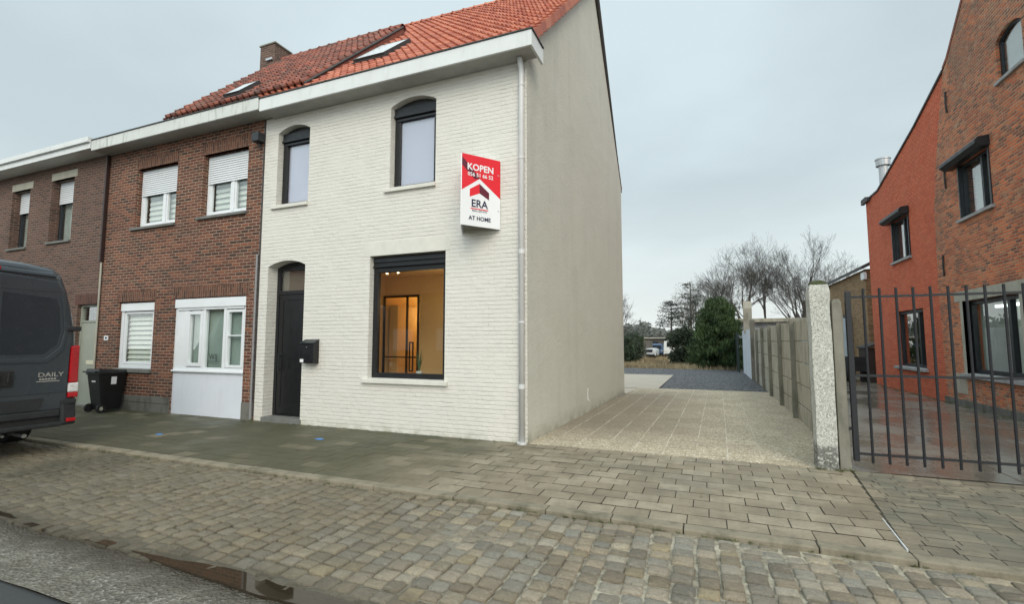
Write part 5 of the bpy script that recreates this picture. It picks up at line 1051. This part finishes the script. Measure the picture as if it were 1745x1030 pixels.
b = MB(TV); b.box(-.84, .84, -.5, .02, .38, .52); b.build('underbody', M['rubber'], V)
b = MB(); b.box(-14.5, -9.3, CY-.6, CY+.6, .28, .42); b.build('chassis', M['rubber'], V); b = MB(); b.tube([(-9.5, CY+.45, .28), (-9.05, CY+.45, .26)], .03, 8); b.tube([(-9.2, CY+.2, .34), (-9.0, CY+.2, .3)], .02, 6); b.build('exhaust', M['zinc'], V)
b = MB(TV); b.box(.04, .24, .03, .055, .98, 1.20); b.box(.07, .10, .055, .075, 1.02, 1.16); b.box(.17, .20, .055, .075, 1.02, 1.16); b.build('door_handle', M['rubber'], V, bevel=.01)
b = MB(TV); b.hexa([(-.62, -.3, 2.60), (.66, -.3, 2.58), (.66, .03, 2.56), (-.62, .03, 2.59), (-.60, -.3, 2.70), (.60, -.3, 2.69), (.62, .01, 2.62), (-.60, .01, 2.67)]); b.build('roof_spoiler', M['van'], V, bevel=.015)
b = MB(TV); b.box(-.25, .02, .02, .036, 2.60, 2.64); b.build('brake_light', M['lampred'], V)
mrot = Matrix(((0, 0, 1, 0), (1, 0, 0, 0), (0, 1, 0, 0), (0, 0, 0, 1)))
text('DAILY', .088, Matrix.Translation((XV+.036, CY+.66, 1.09)) @ mrot, M['silver'], 'lettering', V, .001, sx=1.25)
b = MB(TV); 
for k in range(6): b.box(.53+k*.034, .556+k*.034, .031, .034, 1.045, 1.068)
b.box(.50, .77, .031, .034, 1.018, 1.030); b.build('dealer_lettering', M['silver'], V)
# ------------------------------------------------------------------ house across the road (shows in the glass)
t = thing('gabled_house', 'brick house across the road, showing only as a reflection in the window glass', 'house', (-22, -14, 0))
b = MB(); b.box(-40, -14, -20, -13.6, -.1, 4.9); b.build('wall', M['far'], t)
b = MB(); b.prism([(-13.3, 4.8), (-17, 8.8), (-20.4, 4.8), (-20.4, 4.9), (-17, 9.0), (-13.3, 4.95)], -40.3, -13.7, 'x'); b.prism([(-13.6, 4.9), (-17, 8.7), (-20, 4.9)], -39.9, -14.1, 'x'); b.build('roof', M['tileold'], t, tint=True)
for k in range(7):
    b = MB(); b.box(-38+k*3.5, -36.4+k*3.5, -13.6, -13.55, 1.0, 2.5); b.build('window', M['white'], t)
# ------------------------------------------------------------------ potted plant on the inner sill
t = thing('potted_plant', 'small green plant in a pale pot on the inner windowsill', 'plant', (-5.22, 7.62, .95)); px, py, pz = -4.93, 7.62, .93
b = MB(); b.tube([(px, py, pz+.02), (px, py, pz+.13)], [.045, .06], 14); b.build('pot', M['pot'], t); b = MB(); rr = random.Random(3)
for k in range(16):
    a = rr.uniform(0, 6.28); l = rr.uniform(.15, .42); e = rr.uniform(.03, .09); q = Vector((px, py, pz+.12)); p2 = q+Vector((math.cos(a)*e, math.sin(a)*e, l)); s_ = Vector((-math.sin(a), math.cos(a), 0))*.012
    b.add([tuple(q-s_*.5), tuple(q+s_*.5), tuple(q.lerp(p2, .6)+s_), tuple(p2), tuple(q.lerp(p2, .6)-s_)], [(0, 1, 2, 3, 4)])
b.build('leaves', M['flower'], t)
b = MB(); b.box(-5.85, -4.1, 7.53, 7.72, .88, .95); b.build('inner_sill', M['wplain'], H)
# ------------------------------------------------------------------ light
w = bpy.data.worlds.new('World'); S.world = w; w.use_nodes = True; nt = w.node_tree; nt.nodes.clear()
SE, SR = rad(34), rad(148)
out = nt.nodes.new('ShaderNodeOutputWorld'); bg = nt.nodes.new('ShaderNodeBackground'); bg.inputs[1].default_value = .1; nt.links.new(bg.outputs[0], out.inputs[0])
sky = nt.nodes.new('ShaderNodeTexSky'); sky.sky_type = 'NISHITA'; sky.sun_disc = False; sky.sun_elevation = SE; sky.sun_rotation = SR; sky.air_density = 1.4; sky.dust_density = 2.5
tc = nt.nodes.new('ShaderNodeTexCoord'); sx = nt.nodes.new('ShaderNodeSeparateXYZ'); nt.links.new(tc.outputs['Generated'], sx.inputs[0])
def mth(op, a, b_=0.0, clamp=False):
    x = nt.nodes.new('ShaderNodeMath'); x.operation = op; x.use_clamp = clamp
    for i, v in ((0, a), (1, b_)):
        if isinstance(v, (int, float)): x.inputs[i].default_value = v
        else: nt.links.new(v, x.inputs[i])
    return x.outputs[0]
zc_ = mth('MAXIMUM', sx.outputs[2], 0.0); dn = mth('ADD', zc_, .22)
cv = nt.nodes.new('ShaderNodeCombineXYZ'); nt.links.new(mth('DIVIDE', sx.outputs[0], dn), cv.inputs[0]); nt.links.new(mth('DIVIDE', sx.outputs[1], dn), cv.inputs[1])
def wn(scale, det, off):
    m2 = nt.nodes.new('ShaderNodeMapping'); m2.inputs['Location'].default_value = off; nt.links.new(cv.outputs[0], m2.inputs[0])
    x = nt.nodes.new('ShaderNodeTexNoise'); x.inputs['Scale'].default_value = scale; x.inputs['Detail'].default_value = det; x.inputs['Roughness'].default_value = .5; nt.links.new(m2.outputs[0], x.inputs[0]); return x.outputs[0]
cr = nt.nodes.new('ShaderNodeValToRGB'); nt.links.new(wn(.75, 5, (3.1, 1.2, 0)), cr.inputs[0]); cr.color_ramp.elements[0].position = .40; cr.color_ramp.elements[1].position = .60
cr.color_ramp.elements[0].color = (6.1, 7.15, 7.5, 1); cr.color_ramp.elements[1].color = (7.4, 8.7, 9.1, 1)
mr_ = nt.nodes.new('ShaderNodeMapRange'); nt.links.new(zc_, mr_.inputs[0]); mr_.inputs[1].default_value = .03; mr_.inputs[2].default_value = .30; mr_.inputs[3].default_value = .75; mr_.inputs[4].default_value = 0
mh = nt.nodes.new('ShaderNodeMix'); mh.data_type = 'RGBA'; nt.links.new(mr_.outputs[0], mh.inputs[0]); nt.links.new(cr.outputs[0], mh.inputs[6]); mh.inputs[7].default_value = (9.8, 10.3, 10.1, 1)
zr = nt.nodes.new('ShaderNodeMapRange'); zr.interpolation_type = 'SMOOTHSTEP'; nt.links.new(sx.outputs[2], zr.inputs[0]); zr.inputs[1].default_value = .62; zr.inputs[2].default_value = .95; zr.inputs[3].default_value = 1; zr.inputs[4].default_value = 1.8
yr = nt.nodes.new('ShaderNodeMapRange'); yr.interpolation_type = 'SMOOTHSTEP'; nt.links.new(sx.outputs[1], yr.inputs[0]); yr.inputs[1].default_value = .1; yr.inputs[2].default_value = -.7; yr.inputs[3].default_value = 1; yr.inputs[4].default_value = 1.85
ml = nt.nodes.new('ShaderNodeVectorMath'); ml.operation = 'SCALE'; nt.links.new(mh.outputs[2], ml.inputs[0]); nt.links.new(mth('MULTIPLY', zr.outputs[0], yr.outputs[0]), ml.inputs['Scale'])
mx = nt.nodes.new('ShaderNodeMix'); mx.data_type = 'RGBA'; mx.inputs[0].default_value = .9; nt.links.new(sky.outputs[0], mx.inputs[6]); nt.links.new(ml.outputs[0], mx.inputs[7]); nt.links.new(mx.outputs[2], bg.inputs[0])
sd = Vector((math.sin(SR)*math.cos(SE), math.cos(SR)*math.cos(SE), math.sin(SE)))     # towards the sun (Nishita: rotation 0 = +Y, clockwise)
L = bpy.data.lights.new('sun', 'SUN'); L.energy = 1.7; L.angle = rad(35); L.color = (1, .88, .72); lo = bpy.data.objects.new('sun', L); COL.objects.link(lo); lo.rotation_euler = sd.to_track_quat('Z', 'Y').to_euler()
def lamp(name, x, y, z, e, c, r=.15):
    L = bpy.data.lights.new(name, 'POINT'); L.energy = e; L.color = c; L.shadow_soft_size = r; o = bpy.data.objects.new(name, L); COL.objects.link(o); o.location = (x, y, z)
lamp('room_lamp', -5.2, 8.6, 2.4, 11, (1, .66, .30), .4); lamp('hall_lamp', -6.75, 11.2, 2.3, 26, (1, .62, .22), .3)
# ------------------------------------------------------------------ camera
F_, Wd_ = 818.0, 1745.0
cam = bpy.data.cameras.new('camera'); cam.sensor_fit = 'HORIZONTAL'; cam.sensor_width = 36; cam.lens = 36*F_/Wd_; cam.clip_start = .05; cam.clip_end = 2000
co = bpy.data.objects.new('camera', cam); COL.objects.link(co); co.location = (0, 0, 1.6)
P_, Y_ = math.atan(68/818), math.atan(332.5/821); co.rotation_euler = (rad(90)+P_, 0, Y_); S.camera = co
S.view_settings.view_transform = 'Standard'; S.view_settings.look = 'None'; S.view_settings.exposure = 0; S.view_settings.gamma = 1
S.cycles.max_bounces = 8; S.cycles.transparent_max_bounces = 12; S.cycles.use_denoising = True
